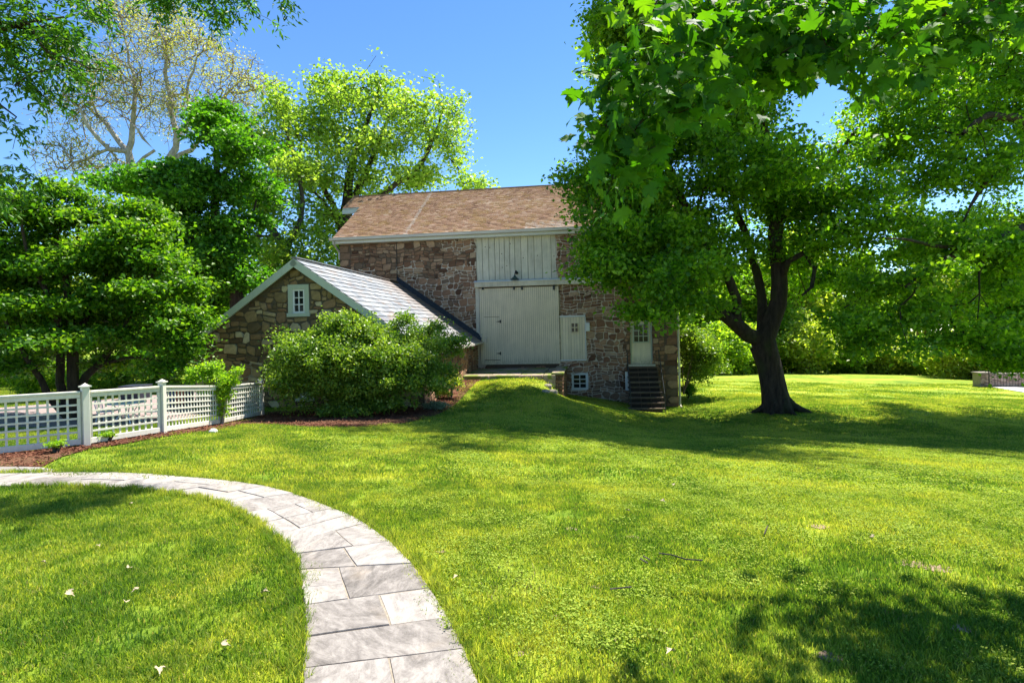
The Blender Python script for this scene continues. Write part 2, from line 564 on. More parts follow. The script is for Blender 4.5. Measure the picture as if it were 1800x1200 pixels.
m_, nt_, out_ = new_mat('flagstone')
oi = nt_.nodes.new('ShaderNodeObjectInfo')
rotz = nt_.nodes.new('ShaderNodeVectorRotate')
rotz.rotation_type = 'Z_AXIS'
nt_.links.new(coords(nt_, kind='World'), rotz.inputs['Vector'])
nt_.links.new(mathn(nt_, 'MULTIPLY', oi.outputs['Random'], 2.2), rotz.inputs['Angle'])
mp = nt_.nodes.new('ShaderNodeMapping')
mp.inputs['Scale'].default_value = (1, 1.9, 1)
nt_.links.new(rotz.outputs[0], mp.inputs[0])
v1 = noise(nt_, 2.6, 8, mp.outputs[0], .72, 1.2)
v2 = noise(nt_, 14, 6, mp.outputs[0], .75, .5)
vv = mathn(nt_, 'ADD', mathn(nt_, 'MULTIPLY', v1, .6), mathn(nt_, 'MULTIPLY', v2, .4))
vt = mathn(nt_, 'ADD', vv, mathn(nt_, 'MULTIPLY', mathn(nt_, 'SUBTRACT', attr(nt_), .5), .20))
fc = ramp(nt_, vt, [(.34, (.11, .097, .086)), (.45, (.20, .178, .16)), (.54, (.285, .258, .232)), (.66, (.37, .34, .305))])
warm = ramp(nt_, noise(nt_, 1.7, 3, coords(nt_, kind='World')), [(.55, (0, 0, 0)), (.7, (.35, .35, .35))])
fc = mix(nt_, warm, fc, (.48, .38, .27))
principled(nt_, out_, fc, .7, v2, .35, .01, spec=.3)
M['flag'] = m_

def flagstone(q, parent, tone):
    """q: four world corners (CCW), inset for the joint and extruded"""
    c = sum(q, Vector()) / 4
    k = len(q)
    rim = []
    n_ed = 3
    ins = .0045
    qq = []
    for i in range(k):
        a, b, p_ = q[i], q[(i + 1) % k], q[i - 1]
        d = ((a - b).normalized() + (a - p_).normalized())
        d = d.normalized() if d.length > 1e-3 else (a - c).normalized()
        qq.append(a - d * ins * 1.5)
    for i in range(k):
        a, b = qq[i], qq[(i + 1) % k]
        nrm = Vector((b.y - a.y, a.x - b.x, 0)).normalized()
        for j in range(n_ed):
            pnt = a.lerp(b, j / n_ed)
            if j: pnt = pnt + nrm * random.uniform(-.004, .004)
            rim.append(pnt)
    n = len(rim)
    tilt = Vector((random.uniform(-.004, .004), random.uniform(-.004, .004)))
    def top(p, inset, dz):
        p = p.lerp(c, inset)
        return Vector((p.x, p.y, tzs(p.x, p.y) + dz + (p - c).xy.dot(tilt)))
    up = random.uniform(.026, .034)
    vs = [top(p, 0, -.03) for p in rim] + [top(p, 0, up - .006) for p in rim] + [top(p, .014, up) for p in rim]
    fs = [(i, (i + 1) % n, n + (i + 1) % n, n + i) for i in range(n)] + [(n + i, n + (i + 1) % n, 2 * n + (i + 1) % n, 2 * n + i) for i in range(n)] + [tuple(range(2 * n, 3 * n))]
    mb = MB()
    mb.add(vs, fs, tone)
    return mb.build('flagstone', M['flag'], parent)

tones = {(2, 0): .55, (2, 1): .4, (3, 0): .28, (4, 0): .3, (4, 1): .7, (5, 0): .55, (5, 1): .12, (5, 2): .7}
for i in range(len(pairs) - 1):
    sp = [s for s in splits.get(i, [.5]) if s != 'L']
    ed = [0] + sp + [1]
    for j in range(len(ed) - 1):
        a, b = ed[j], ed[j + 1]
        q = [P_in[i].lerp(P_out[i], a), P_in[i].lerp(P_out[i], b), P_in[i + 1].lerp(P_out[i + 1], b), P_in[i + 1].lerp(P_out[i + 1], a)]
        t = tones.get((i, j), random.choice([.55, .7, .8, .85, .75, .3, .65]))
        if 'L' in splits.get(i, []) and j == 0:
            m0, m1 = q[0].lerp(q[3], .45), q[1].lerp(q[2], .45)
            flagstone([q[0], q[1], m1, m0], path, .6)
            flagstone([m0, m1, q[2], q[3]], path, .65)
        else:
            flagstone(q, path, t)
S_ = [gp(*q) for q in spur_px]
flagstone([S_[0], S_[1], gp(30, 823), S_[5]], spur, .6)
flagstone([S_[1], S_[2], S_[3], gp(31, 823)], spur, .75)

# ------------------------------------------------------------------ stone walls
def rubble(mb_list, x0, x1, z0, z1, keep, band=.26, wmin=.16, wmax=.5, gap=.022, proud=(.012, .04), tones=(0, 1), rnd=None):
    """stones on the plane y = 0, facing -y; keep(xa, xb, za, zb) says where one may lie. Appends (centre, verts, faces, tone)."""
    r = rnd or random
    z = z0
    while z < z1 - .05:
        h = min(band * r.uniform(.65, 1.3), z1 - z)
        x = x0
        while x < x1 - .06:
            w = min(r.uniform(wmin, wmax), x1 - x)
            if x1 - (x + w) < wmin * .6: w = x1 - x
            if r.random() < .55 and h > .17:
                s_ = r.uniform(.35, .65)
                cells = [(x, x + w, z, z + h * s_)]
                if r.random() < .4 and w > .3:
                    q = r.uniform(.35, .65)
                    cells += [(x, x + w * q, z + h * s_, z + h), (x + w * q, x + w, z + h * s_, z + h)]
                else: cells += [(x, x + w, z + h * s_, z + h)]
            else: cells = [(x, x + w, z, z + h)]
            for (a, b, c, d) in cells:
                q_ = keep(a, b, c, d)
                if q_ is True: q_ = (a, b, c, d)
                if q_ and q_[1] - q_[0] > .05 and q_[3] - q_[2] > .05: mb_list.append(stone(*q_, gap, proud, r.uniform(*tones), r))
            x += w
        z += h

def trim(rect_, blocks_):
    a, b, c, d = rect_
    for h in blocks_:
        if a < h[1] and b > h[0] and c < h[3] and d > h[2]:
            opts = [(a, h[0], c, d), (h[1], b, c, d), (a, b, c, h[2]), (a, b, h[3], d)]
            opts = [o_ for o_ in opts if o_[1] > o_[0] and o_[3] > o_[2]]
            if not opts: return None
            a, b, c, d = max(opts, key=lambda o_: (o_[1] - o_[0]) * (o_[3] - o_[2]))
    return a, b, c, d

def warp(x, z):
    return (x + .035 * math.sin(z * 5.1 + 1.3 * math.sin(x * 1.7)) + .02 * math.sin(z * 13 + x * 3.1),
            z + .045 * math.sin(x * 2.3 + 1.1 * math.sin(z * 1.9)) + .03 * math.sin(x * 7.7 + z * 2.1) + .012 * math.sin(x * 19 + z * 5))

def stone(a, b, c, d, gap, proud, tone, r, wp=True):
    g = gap / 2
    a += g; b -= g; c += g; d -= g
    w, h = b - a, d - c
    k = min(w, h)
    def j(): return r.uniform(-.13, .10) * k
    def cut(): return r.choice((.06, .1, .16, .26, .4)) * k * r.uniform(.7, 1.2)
    P = []
    c1, c2, c3, c4 = cut(), cut(), cut(), cut()
    P = [(a + c1, c + j() * .5), (b - c2, c + j() * .5), (b + j() * .4, c + c2), (b + j() * .4, d - c3), (b - c3, d + j() * .5), (a + c4, d + j() * .5), (a + j() * .4, d - c4), (a + j() * .4, c + c1)]
    cx, cz = (a + b) / 2, (c + d) / 2
    if wp:
        P = [warp(*q) for q in P]
        cx, cz = warp(cx, cz)
    pr = r.uniform(*proud)
    bv = min(.16, .014 / k)
    tx, tz_ = r.uniform(-.02, .02), r.uniform(-.03, .03)
    vs = [(x, .01, z) for x, z in P]
    vs += [(x, -pr * .5, z) for x, z in P]
    vs += [(x + (cx - x) * bv * 1.6, -pr + (x - cx) * tx + (z - cz) * tz_, z + (cz - z) * bv * 1.6) for x, z in P]
    n = 8
    fs = [(i, (i + 1) % n, n + (i + 1) % n, n + i) for i in range(n)] + [(n + i, n + (i + 1) % n, 2 * n + (i + 1) % n, 2 * n + i) for i in range(n)] + [tuple(range(16, 24))]
    return ((cx, cz), w * h, vs, fs, tone)

def place_stones(lst, parent, mat, limit=300, score=None, name='stone'):
    lst = sorted(lst, key=score or (lambda s: -s[1]))
    for s in lst[:limit]:
        mb = MB()
        mb.add([(x - s[0][0], y, z - s[0][1]) for x, y, z in s[2]], s[3], s[4])
        o = mb.build(name, mat, parent)
        o.location = (s[0][0], 0, s[0][1])
    if lst[limit:]:
        mb = MB()
        for s in lst[limit:]: mb.add(s[2], s[3], s[4])
        mb.build(name + '_facing', mat, parent)['kind'] = 'stuff'

def wall_holes(mb, x0, x1, z0, z1, holes, depth=.35, y=0):
    xs = sorted({x0, x1, *[h[0] for h in holes], *[h[1] for h in holes]})
    zs = sorted({z0, z1, *[h[2] for h in holes], *[h[3] for h in holes]})
    for i in range(len(xs) - 1):
        for k in range(len(zs) - 1):
            cx, cz = (xs[i] + xs[i + 1]) / 2, (zs[k] + zs[k + 1]) / 2
            if any(h[0] < cx < h[1] and h[2] < cz < h[3] for h in holes): continue
            mb.add([(xs[i], y, zs[k]), (xs[i + 1], y, zs[k]), (xs[i + 1], y, zs[k + 1]), (xs[i], y, zs[k + 1])], [(0, 1, 2, 3)])
    for a, b, c, d in holes:
        e = y + depth
        for q in ([(a, y, c), (a, e, c), (a, e, d), (a, y, d)], [(b, y, c), (b, y, d), (b, e, d), (b, e, c)], [(a, y, c), (b, y, c), (b, e, c), (a, e, c)], [(a, y, d), (a, e, d), (b, e, d), (b, y, d)]):
            mb.add(q, [(0, 1, 2, 3)])

def frame_axes(origin, rz):
    return Matrix.Translation(origin) @ Matrix.Rotation(rz, 4, 'Z')

def on_plane(x, y, FM, off=0):
    """photo point -> (local x, local z) on the plane local y = off"""
    u, v = ray(x, y)
    I = FM.inverted()
    o = I @ Vector((0, 0, CZ))
    d = I.to_3x3() @ Vector((u, 1, v))
    t = (off - o.y) / d.y
    p = o + d * t
    return p.x, p.z

# ------------------------------------------------------------------ barn
BO = Vector((.26, 26, -.13)); BR = R(-8)
BM = frame_axes(BO, BR)
barn = root('barn', 'tall stone barn with brown shingle roof and big cream sliding door', 'barn', BO, BR)
bl = lambda x, y, off=0: on_plane(x, y, BM, off)
XL, XR = bl(598, 500)[0], bl(1190, 620)[0]
ZE = bl(700, 418)[1]
ZB = -2.6
def rect(x0, y0, x1, y1, off=0):
    ym, xm = (y0 + y1) / 2, (x0 + x1) / 2
    return bl(x0, ym, off)[0], bl(x1, ym, off)[0], bl(xm, y1, off)[1], bl(xm, y0, off)[1]
upper = rect(836, 409, 977, 497)
upper = (upper[0], upper[1], upper[2], ZE - .02)
big = rect(843.5, 505, 982.5, 640, -.12)
half = rect(984, 555, 1028, 634, -.07)
bwin = rect(1004, 655, 1033, 685)
sdoor = rect(1107, 563, 1146, 640)
holes = [(upper[0], upper[1], upper[2], upper[3] - .01), (bwin[0] + .04, bwin[1] - .04, bwin[2] + .04, bwin[3] - .04), sdoor]
mb = MB()
wall_holes(mb, XL, XR, ZB, ZE, holes, .3)
BD = 8.9
mb.add([(XL, 0, ZB), (XL, BD, ZB), (XL, BD, ZE), (XL, BD / 2, ZE + 3.05), (XL, 0, ZE)], [(0, 4, 3, 2, 1)])
mb.add([(XR, 0, ZB), (XR, BD, ZB), (XR, BD, ZE), (XR, BD / 2, ZE + 3.05), (XR, 0, ZE)], [(0, 1, 2, 3, 4)])
mb.add([(XL, BD, ZB), (XR, BD, ZB), (XR, BD, ZE), (XL, BD, ZE)], [(0, 3, 2, 1)])
b1 = bl(697, 462); b2 = bl(835, 600); b3 = bl(640, 462); b4 = bl(1012, 545); b5 = bl(787, 420)
boxes = [(bl(697, 470)[0], bl(743, 470)[0], -3, bl(720, 463)[1]), (bl(770, 470)[0], bl(850, 470)[0], -3, bl(800, 463)[1]), (bl(630, 480)[0], bl(655, 480)[0], -3, bl(640, 470)[1]),
         (bl(697, 470)[0], bl(850, 470)[0], -3, bl(760, 492)[1]), (bl(778, 440)[0], bl(850, 440)[0], bl(800, 445)[1], 9), (bl(976, 440)[0], bl(1098, 600)[0], -3, 9)]
M['barn_mortar'] = mortar_mat('barn_mortar', (.13, .09, .06), (.56, .46, .35), boxes)
wall = mb.build('wall', M['barn_mortar'], barn)

blocks = [upper, (big[0] - .12, big[1] + .02, big[2] - .15, upper[2]), (half[0], half[1] + .04, half[2] - .02, half[3] + .02), (bwin[0], bwin[1], bwin[2], bwin[3]), (sdoor[0], sdoor[1], sdoor[2] - .05, sdoor[3] + .02)]
ax0, ax1 = bl(697, 500)[0], bl(840, 603)[0]
ridge_bl, eave_bl = bl(699, 497), bl(840, 603)
def keep_barn(a, b, c, d):
    t_ = trim((a, b, c, d), blocks)
    if t_ is None: return False
    a, b, c, d = t_
    xm = (a + b) / 2
    if xm < eave_bl[0] - .1:       # hidden under the annex roof
        zr = ridge_bl[1] - abs(xm - ridge_bl[0]) * .73
        if d < zr - .25: return False
    return a, b, c, d
random.seed(3)
sl = []
qx = .55   # corner blocks at both ends
rubble(sl, XL + qx, XR - qx, ZB + .2, ZE - .03, keep_barn, .25, .15, .48, .026, (.012, .045))
z = ZB + .2
k = 0
while z < ZE - .2:
    h = random.uniform(.24, .4)
    w = qx if k % 2 else qx * .82
    for (a, b) in ((XL, XL + w), (XR - w, XR)):
        if keep_barn(a, b, z, z + h): sl.append(stone(a, b, z, min(z + h, ZE - .03), .02, (.03, .05), random.choice([.05, .3, .5, .6, .9]), random, False))
    z += h; k += 1
def vis_score(s):
    x, z = s[0]
    hidden = (x > 2.2 and z > 2.3 - .15 * (x - 2.2))
    return -s[1] + (10 if hidden else 0)
place_stones(sl, wall, M['barn_stone'], 300, vis_score)

# roof
ZR = ZE + 3.1
sl_y0, sl_z0 = -.34, ZE + .02
sl_y1, sl_z1 = BD / 2, ZR
RL = math.hypot(sl_y1 - sl_y0, sl_z1 - sl_z0)
ry, rz_ = (sl_y1 - sl_y0) / RL, (sl_z1 - sl_z0) / RL
rx0, rx1 = XL - .22, XR + .3
m_, nt_, out_ = new_mat('cedar_shingle')
co_ = coords(nt_)
sep_ = nt_.nodes.new('ShaderNodeSeparateXYZ'); nt_.links.new(co_, sep_.inputs[0])
nz_ = noise(nt_, .6, 5, co_, .7)
sh = mathn(nt_, 'ADD', mathn(nt_, 'MULTIPLY', attr(nt_), .38), mathn(nt_, 'MULTIPLY', nz_, .62))
sc_ = ramp(nt_, sh, [(.2, (.18, .105, .07)), (.45, (.31, .185, .12)), (.62, (.38, .245, .165)), (.8, (.50, .38, .30))])
ms_ = ramp(nt_, noise(nt_, 1.7, 5, co_, .75), [(.48, (0, 0, 0)), (.62, (.55, .55, .55))])
sc_ = mix(nt_, ms_, sc_, (.28, .18, .05))
# pale lichen: streak of washed zinc down the slope, blotches near the eave on the right
xs_ = mathn(nt_, 'ABSOLUTE', mathn(nt_, 'SUBTRACT', sep_.outputs[0], bl(709, 418)[0] + .15))
stre = mathn(nt_, 'MULTIPLY', mathn(nt_, 'LESS_THAN', mathn(nt_, 'ADD', xs_, mathn(nt_, 'MULTIPLY', noise(nt_, 5, 3, co_), .25)), .2), .75)
bx_ = mathn(nt_, 'ABSOLUTE', mathn(nt_, 'SUBTRACT', sep_.outputs[0], bl(965, 405)[0]))
blot = mathn(nt_, 'MULTIPLY', mathn(nt_, 'LESS_THAN', bx_, 1.1), mathn(nt_, 'LESS_THAN', mathn(nt_, 'ADD', sep_.outputs[1], mathn(nt_, 'MULTIPLY', noise(nt_, 4, 4, co_), 1.6)), 1.15))
lich = mathn(nt_, 'GREATER_THAN', noise(nt_, 8, 5, co_, .8), .665)
brk_ = mathn(nt_, 'GREATER_THAN', noise(nt_, 5, 6, coords(nt_, (1, 2, 2)), .8), .5)
stre = mathn(nt_, 'MULTIPLY', stre, mathn(nt_, 'ADD', mathn(nt_, 'MULTIPLY', brk_, .6), .4))
blot = mathn(nt_, 'MULTIPLY', blot, brk_)
tot_ = mathn(nt_, 'MAXIMUM', mathn(nt_, 'MAXIMUM', stre, mathn(nt_, 'MULTIPLY', blot, .8)), mathn(nt_, 'MULTIPLY', lich, .6))
sc_ = mix(nt_, tot_, sc_, (.46, .40, .35))
principled(nt_, out_, sc_, .9, noise(nt_, 40, 3, co_), .3, .01, spec=.15)
M['shingle'] = m_
mb = MB()   # solid roof deck
for s_ in (0, 1):
    def rp(x, t, up=0):
        y = sl_y0 + ry * t; z = sl_z0 + rz_ * t
        y += -rz_ * up; z += ry * up
        if s_: y = BD - y
        return (x, y, z)
    def slab(xa, xb, ta, tb, th=.1, lo=0):
        vs = [rp(xa, ta, lo), rp(xb, ta, lo), rp(xb, tb, lo), rp(xa, tb, lo), rp(xa, ta, lo - th), rp(xb, ta, lo - th), rp(xb, tb, lo - th), rp(xa, tb, lo - th)]
        mb.add(vs, [(0, 1, 2, 3), (7, 6, 5, 4), (0, 4, 5, 1), (1, 5, 6, 2), (2, 6, 7, 3), (3, 7, 4, 0)])
    slab(rx0, rx1, 0, RL)
    slab(rx0 - .95, rx0 - .002, RL * .70, RL)
roof = mb.build('roof', M['white'], barn)
mb = MB()
course = .15
for s_ in (0, 1):
    t = -.03
    while t < RL - .02:
        def row(xa0, xb0):
            x = xa0
            while x < xb0 - .01:
                w = random.uniform(.12, .3)
                xb = min(x + w, xb0)
                te = min(t + course + .01, RL)
                d0 = random.uniform(-.008, .008)
                up0, up1 = .040 + random.uniform(0, .008), .008
                P = [rp(x + .003, t + d0, up0), rp(xb - .003, t + d0, up0), rp(xb - .003, te, up1), rp(x + .003, te, up1), rp(x + .003, t + d0, .0), rp(xb - .003, t + d0, .0)]
                mb.add(P, [(0, 1, 2, 3), (4, 5, 1, 0)], random.random())
                x = xb
        def rp(x, t_, up=0, s_=s_):
            y = sl_y0 + ry * t_; z = sl_z0 + rz_ * t_
            y += -rz_ * up; z += ry * up
            if s_: y = BD - y
            return (x, y, z)
        if s_ == 0: row(rx0, rx1)
        if t > RL * .70: row(rx0 - .95, rx0 - .004)
        t += course
so = mb.build('shingle', M['shingle'], roof); so['kind'] = 'stuff'
mb = MB()   # ridge cap
mb.bar((rx0 - .95, BD / 2, ZR + .03), (rx1, BD / 2, ZR + .03), .14, .05)
mb.build('ridge_cap', M['shingle'], roof)
mb = MB()   # gutter with fascia
prof = [(-.36, .06), (-.38, -.02), (-.47, -.09), (-.56, -.07), (-.58, .05), (-.565, .05), (-.545, -.055), (-.47, -.07), (-.395, -.01), (-.375, .06)]
vs = [(x, y, ZE + z) for x in (rx0 - .05, rx1 + .05) for y, z in prof]
n = len(prof)
mb.add(vs, [(i, (i + 1) % n, n + (i + 1) % n, n + i) for i in range(n)] + [tuple(range(n)), tuple(range(2 * n - 1, n - 1, -1))])
gut = mb.build('gutter', M['gutter'], barn)
mb = MB(); mb.box(rx0, rx1, -.345, -.3, ZE - .2, ZE - .0); mb.box(rx0, rx1, -.3, -.005, ZE - .2, ZE - .17)
mb.build('fascia', M['white'], barn)
mb = MB(); mb.box(rx0 - .98, rx0 - .951, 3.0, BD - 3.0, sl_z0 + rz_ * RL * .7 - .22, sl_z0 + rz_ * RL * .7 - .1); mb.box(rx0 - .95, rx0, 2.95, 3.0, sl_z0 + rz_ * RL * .7 - .3, sl_z0 + rz_ * RL * .7 - .1)
mb.build('hay_hood_board', M['white'], roof)
# downspout at the left eave, wire on the wall, pipe at right corner
mb = MB(); mb.tube([(rx0 + .1, -.45, ZE - .08), (rx0 + .12, -.42, ZE - .22), (XL - .08, .1, ZE - .55), (XL - .08, .1, ZE - .9)], .045); mb.build('downspout', M['gutter'], barn)
mb = MB(); zb_ = tzs(7.4, 25) + .13; mb.tube([(XR + .05, -.08, ZE - .1), (XR + .05, -.08, zb_ + .12), (XR + .08, -.24, zb_ + .02)], .045); mb.build('corner_downspout', M['cream2'], barn)['label'] = 'thin pale downspout on the right corner'
wx = bl(697, 460)[0]
mb = MB(); mb.tube([(wx, -.05, ZE - .1), (wx + .02, -.055, (ZE + ridge_bl[1]) / 2), (wx, -.05, ridge_bl[1] + .1)], .014, 5); mb.build('lightning_cable', M['iron'], barn)
lrx = bl(974, 330)[0]
mb = MB(); mb.tube([(2.0, BD / 2, ZR), (2.0, BD / 2, ZR + .55)], .012, 5); mb.build('lightning_rod', M['iron'], roof)

# upper boarding
ux = [836, 847, 858, 869, 877, 886, 895, 904, 915, 927, 938, 952, 968, 977]
w_int = bl(906, 450)
mbk = MB(); mbk.box(upper[0], upper[1], .07, .1, upper[2], upper[3]); ubd = mbk.build('upper_boarding', M['wood'], barn)
for i in range(len(ux) - 1):
    a = bl(ux[i], 450)[0]; b = bl(ux[i + 1], 450)[0]
    a = max(a, upper[0]); b = min(b, upper[1])
    mb = MB(); mb.box(a + .008, b - .008, .03 + random.uniform(-.006, .006), .068, upper[2] + .0, upper[3] - .012, random.random())
    mb.build('board', M['cream2'], ubd, bevel=.004)
for (x, y) in ((860, 435), (852, 434), (896, 428), (881, 446), (919, 453), (944, 449), (882, 470), (973, 450), (890, 467)):
    a = bl(x, y)
    mb = MB(); mb.tube([(a[0], .015, a[1]), (a[0], .04, a[1])], .022, 6); mb.build('knot', M['wood'], ubd)

# track hood
tr = rect(836, 492, 1122, 503, -.3)
mb = MB()
hz0 = bl(900, 503, -.2)[1]; hz1 = bl(900, 491.5, -.28)[1]
hx0, hx1 = bl(836, 500)[0] - .02, bl(1121, 490)[0]
mb.box(hx0, hx1, -.27, -.002, hz0, hz1 - .05)
hood = mb.build('track_hood', M['cream2'], barn, bevel=.01)
mb = MB(); mb.add([(hx0 - .03, -.33, hz1 - .055), (hx1 + .03, -.33, hz1 - .055), (hx1 + .03, .0, hz1 + .03), (hx0 - .03, .0, hz1 + .03), (hx0 - .03, -.33, hz1 - .08), (hx1 + .03, -.33, hz1 - .08)], [(0, 1, 2, 3), (4, 5, 1, 0)])
mb.build('hood_flashing', M['white'], hood)
for x in (848, 903, 917, 973):
    a = bl(x, 507, -.16)
    mb = MB(); mb.box(a[0] - .04, a[0] + .04, -.2, -.125, a[1] - .06, hz0); mb.tube([(a[0], -.21, a[1] - .02), (a[0], -.2, a[1] - .02)], .035, 8)
    mb.build('door_hanger', M['iron'], hood)

# sliding door
mb = MB(); mb.box(big[0], big[1], -.10, -.05, big[2], big[3]); sdr = mb.build('sliding_door', M['wood'], barn)
N = 38
wk = rect(851, 557, 879, 633, -.12)
bw = (big[1] - big[0] - .16) / N
wick = None
mbw = MB(); mbw.box(wk[0], wk[1], -.112, -.101, wk[2], wk[3]); wick = mbw.build('wicket_door', M['wood'], barn)
zbt = big[2] + .12
for i in range(N):
    a = big[0] + .08 + bw * i; b = a + bw; c = (a + b) / 2
    inn = wk[0] < c < wk[1]
    segs = [(zbt, big[3])] if not inn else [(zbt, wk[2] - .006), (wk[3] + .008, big[3])]
    for (z0, z1) in segs:
        if z1 - z0 < .03: continue
        mb = MB(); mb.box(a + .0035, b - .0035, -.125, -.1125, z0, z1, random.uniform(.35, .65)); mb.build('board', M['cream'], sdr, bevel=.003)
    if inn:
        mb = MB(); mb.box(a + .0035, b - .0035, -.128, -.1125, wk[2] + .02, wk[3] - .008, random.uniform(.4, .7)); mb.build('board', M['cream'], wick, bevel=.003)
mb = MB(); mb.box(big[0], big[1], -.14, -.101, big[2], zbt - .002); mb.box(big[0], big[0] + .077, -.14, -.101, zbt, big[3]); mb.box(big[1] - .077, big[1], -.14, -.101, zbt, big[3])
mb.build('door_frame', M['cream'], sdr, bevel=.004)
jx = bl(836.5, 560)[0]
mb = MB(); mb.box(jx, big[0] - .03, -.05, .002, big[2] - .02, hz0); mb.build('jamb', M['cream2'], barn, bevel=.005)
for yy in (565, 621):   # strap hinges
    a = bl(879, yy, -.14)
    mb = MB()
    mb.add([(a[0] - .22, -.142, a[1]), (a[0] - .02, -.142, a[1] - .035), (a[0] - .02, -.142, a[1] + .035), (a[0] - .22, -.13, a[1]), (a[0] - .02, -.13, a[1] - .035), (a[0] - .02, -.13, a[1] + .035)], [(0, 1, 2), (3, 5, 4), (0, 2, 5, 3), (0, 3, 4, 1), (1, 4, 5, 2)])
    mb.box(a[0] - .02, a[0] + .03, -.15, -.13, a[1] - .07, a[1] + .07)
    mb.build('hinge', M['iron'], wick)
for (x, y) in ((844, 588), (853, 594)):
    a = bl(x, y, -.15)
    mb = MB(); mb.box(a[0] - .05, a[0] + .12, -.165, -.14, a[1] - .02, a[1] + .03); mb.box(a[0] + .05, a[0] + .08, -.19, -.165, a[1] - .22, a[1] + .04)
    mb.build('latch', M['cream2'], wick, bevel=.004)

# half door with four panes
mb = MB(); mb.box(half[0], half[1], -.05, -.003, half[2], half[3]); hd = mb.build('loft_door', M['wood'], barn)
pw = rect(1004, 568, 1015, 583, -.08)
for i in range(9):
    a = half[0] + (half[1] - half[0]) * i / 9; b = half[0] + (half[1] - half[0]) * (i + 1) / 9
    mb = MB(); mb.box(a + .003, b - .003, -.066, -.051, half[2] + .06, half[3] - .06, random.random()); mb.build('board', M['cream'], hd, bevel=.003)
mb = MB(); mb.box(half[0] - .02, half[1] + .03, -.10, -.04, half[3] - .057, half[3] + .02); mb.box(half[0] - .02, half[1] + .03, -.10, -.04, half[2], half[2] + .057); mb.box(half[1] + .002, half[1] + .04, -.09, -.04, half[2] + .06, half[3] - .06)
mb.build('door_trim', M['white'], hd, bevel=.005)
def panes(parent, r, nx_, nz_, y, bar=.03, frame=.05, fm='white', gl=None):
    x0, x1, z0, z1 = r
    mb = MB(); mb.box(x0, x1, y, y + .02, z0, z1); 
    fr = MB()
    fr.box(x0 - frame, x0, y - .03, y + .03, z0 - frame, z1 + frame); fr.box(x1, x1 + frame, y - .03, y + .03, z0 - frame, z1 + frame)
    fr.box(x0, x1, y - .029, y + .03, z0 - frame, z0); fr.box(x0, x1, y - .029, y + .03, z1, z1 + frame)
    for i in range(1, nx_):
        c = x0 + (x1 - x0) * i / nx_; fr.box(c - bar / 2, c + bar / 2, y - .022, y - .001, z0, z1)
    for i in range(1, nz_):
        c = z0 + (z1 - z0) * i / nz_; fr.box(x0, x1, y - .020, y - .001, c - bar / 2, c + bar / 2)
    w_ = fr.build('window', M[fm], parent)
    for i in range(nx_):
        for k_ in range(nz_):
            g = MB(); g.box(x0 + (x1 - x0) * i / nx_ + .004, x0 + (x1 - x0) * (i + 1) / nx_ - .004, y, y + .01, z0 + (z1 - z0) * k_ / nz_ + .004, z0 + (z1 - z0) * (k_ + 1) / nz_ - .004)
            g.build('pane', M['glass'], w_ if parent.parent is None else parent)
    return w_
panes(hd, pw, 2, 2, -.078, .035, .02, 'cream')
a = rect(1029, 567, 1034, 582, -.1)
mb = MB(); mb.box(a[0], a[1] + .05, -.14, -.003, a[2], a[3]); mb.build('white_bracket', M['white'], barn, bevel=.01)
# basement window
panes(barn, (bwin[0] + .1, bwin[1] - .1, bwin[2] + .1, bwin[3] - .1), 2, 3, .02, .035, .1, 'white')
# stair door
mb = MB(); mb.box(sdoor[0] + .06, sdoor[1] - .06, .12, .16, sdoor[2], sdoor[3] - .06); std = mb.build('stair_door', M['cream'], barn)
mb = MB(); mb.box(sdoor[0], sdoor[0] + .058, .06, .2, sdoor[2], sdoor[3]); mb.box(sdoor[1] - .058, sdoor[1], .06, .2, sdoor[2], sdoor[3]); mb.box(sdoor[0] + .058, sdoor[1] - .058, .06, .2, sdoor[3] - .058, sdoor[3])
mb.build('door_frame', M['sage'], std)
w0, w1 = sdoor[0] + .06, sdoor[1] - .06
for i in range(7):
    a = w0 + (w1 - w0) * i / 7; b = w0 + (w1 - w0) * (i + 1) / 7
    mb = MB(); mb.box(a + .003, b - .003, .105, .119, sdoor[2] + .1, sdoor[2] + .92, random.random()); mb.build('board', M['cream'], std)
panes(std, (w0 + .12, w1 - .12, sdoor[2] + 1.0, sdoor[3] - .2), 3, 3, .095, .03, .05, 'sage')
mb = MB(); mb.box(sdoor[0] - .1, sdoor[1] + .1, -.12, .1, sdoor[2] - .08, sdoor[2] - .003); mb.build('door_sill', M['cream2'], std)
# gooseneck lamp
gx_, gz_ = bl(907, 481, -.1)
lp = root('barn_lamp', 'small dark green gooseneck lamp above the sliding door', 'lamp', BM @ Vector((gx_, 0, gz_)), BR)
mb = MB(); mb.tube([(0, .025, .05), (0, -.03, .05)], .07, 10); mb.build('wall_plate', M['iron'], lp, smooth=True)
mb = MB(); mb.tube([(0, -.03, .05), (0, -.16, .14), (0, -.28, .12), (-.04, -.33, 0), (-.05, -.34, -.12)], .018, 6); mb.build('gooseneck', M['iron'], lp, smooth=True)
mb = MB(); mb.tube([(-.05, -.34, -.08), (-.05, -.34, -.15), (-.05, -.34, -.2), (-.05, -.34, -.28)], [.03, .06, .12, .21], 16, cap=False); mb.build('shade', simple_mat('green_enamel', (.03, .06, .045), (.05, .09, .07), 5, .4), lp, smooth=True)

M['step'] = stone_mat('worn_step', [(0, (.09, .065, .045)), (1, (.17, .125, .09))])
M['step_dark'] = stone_mat('dark_riser', [(0, (.025, .018, .012)), (1, (.06, .04, .028))])
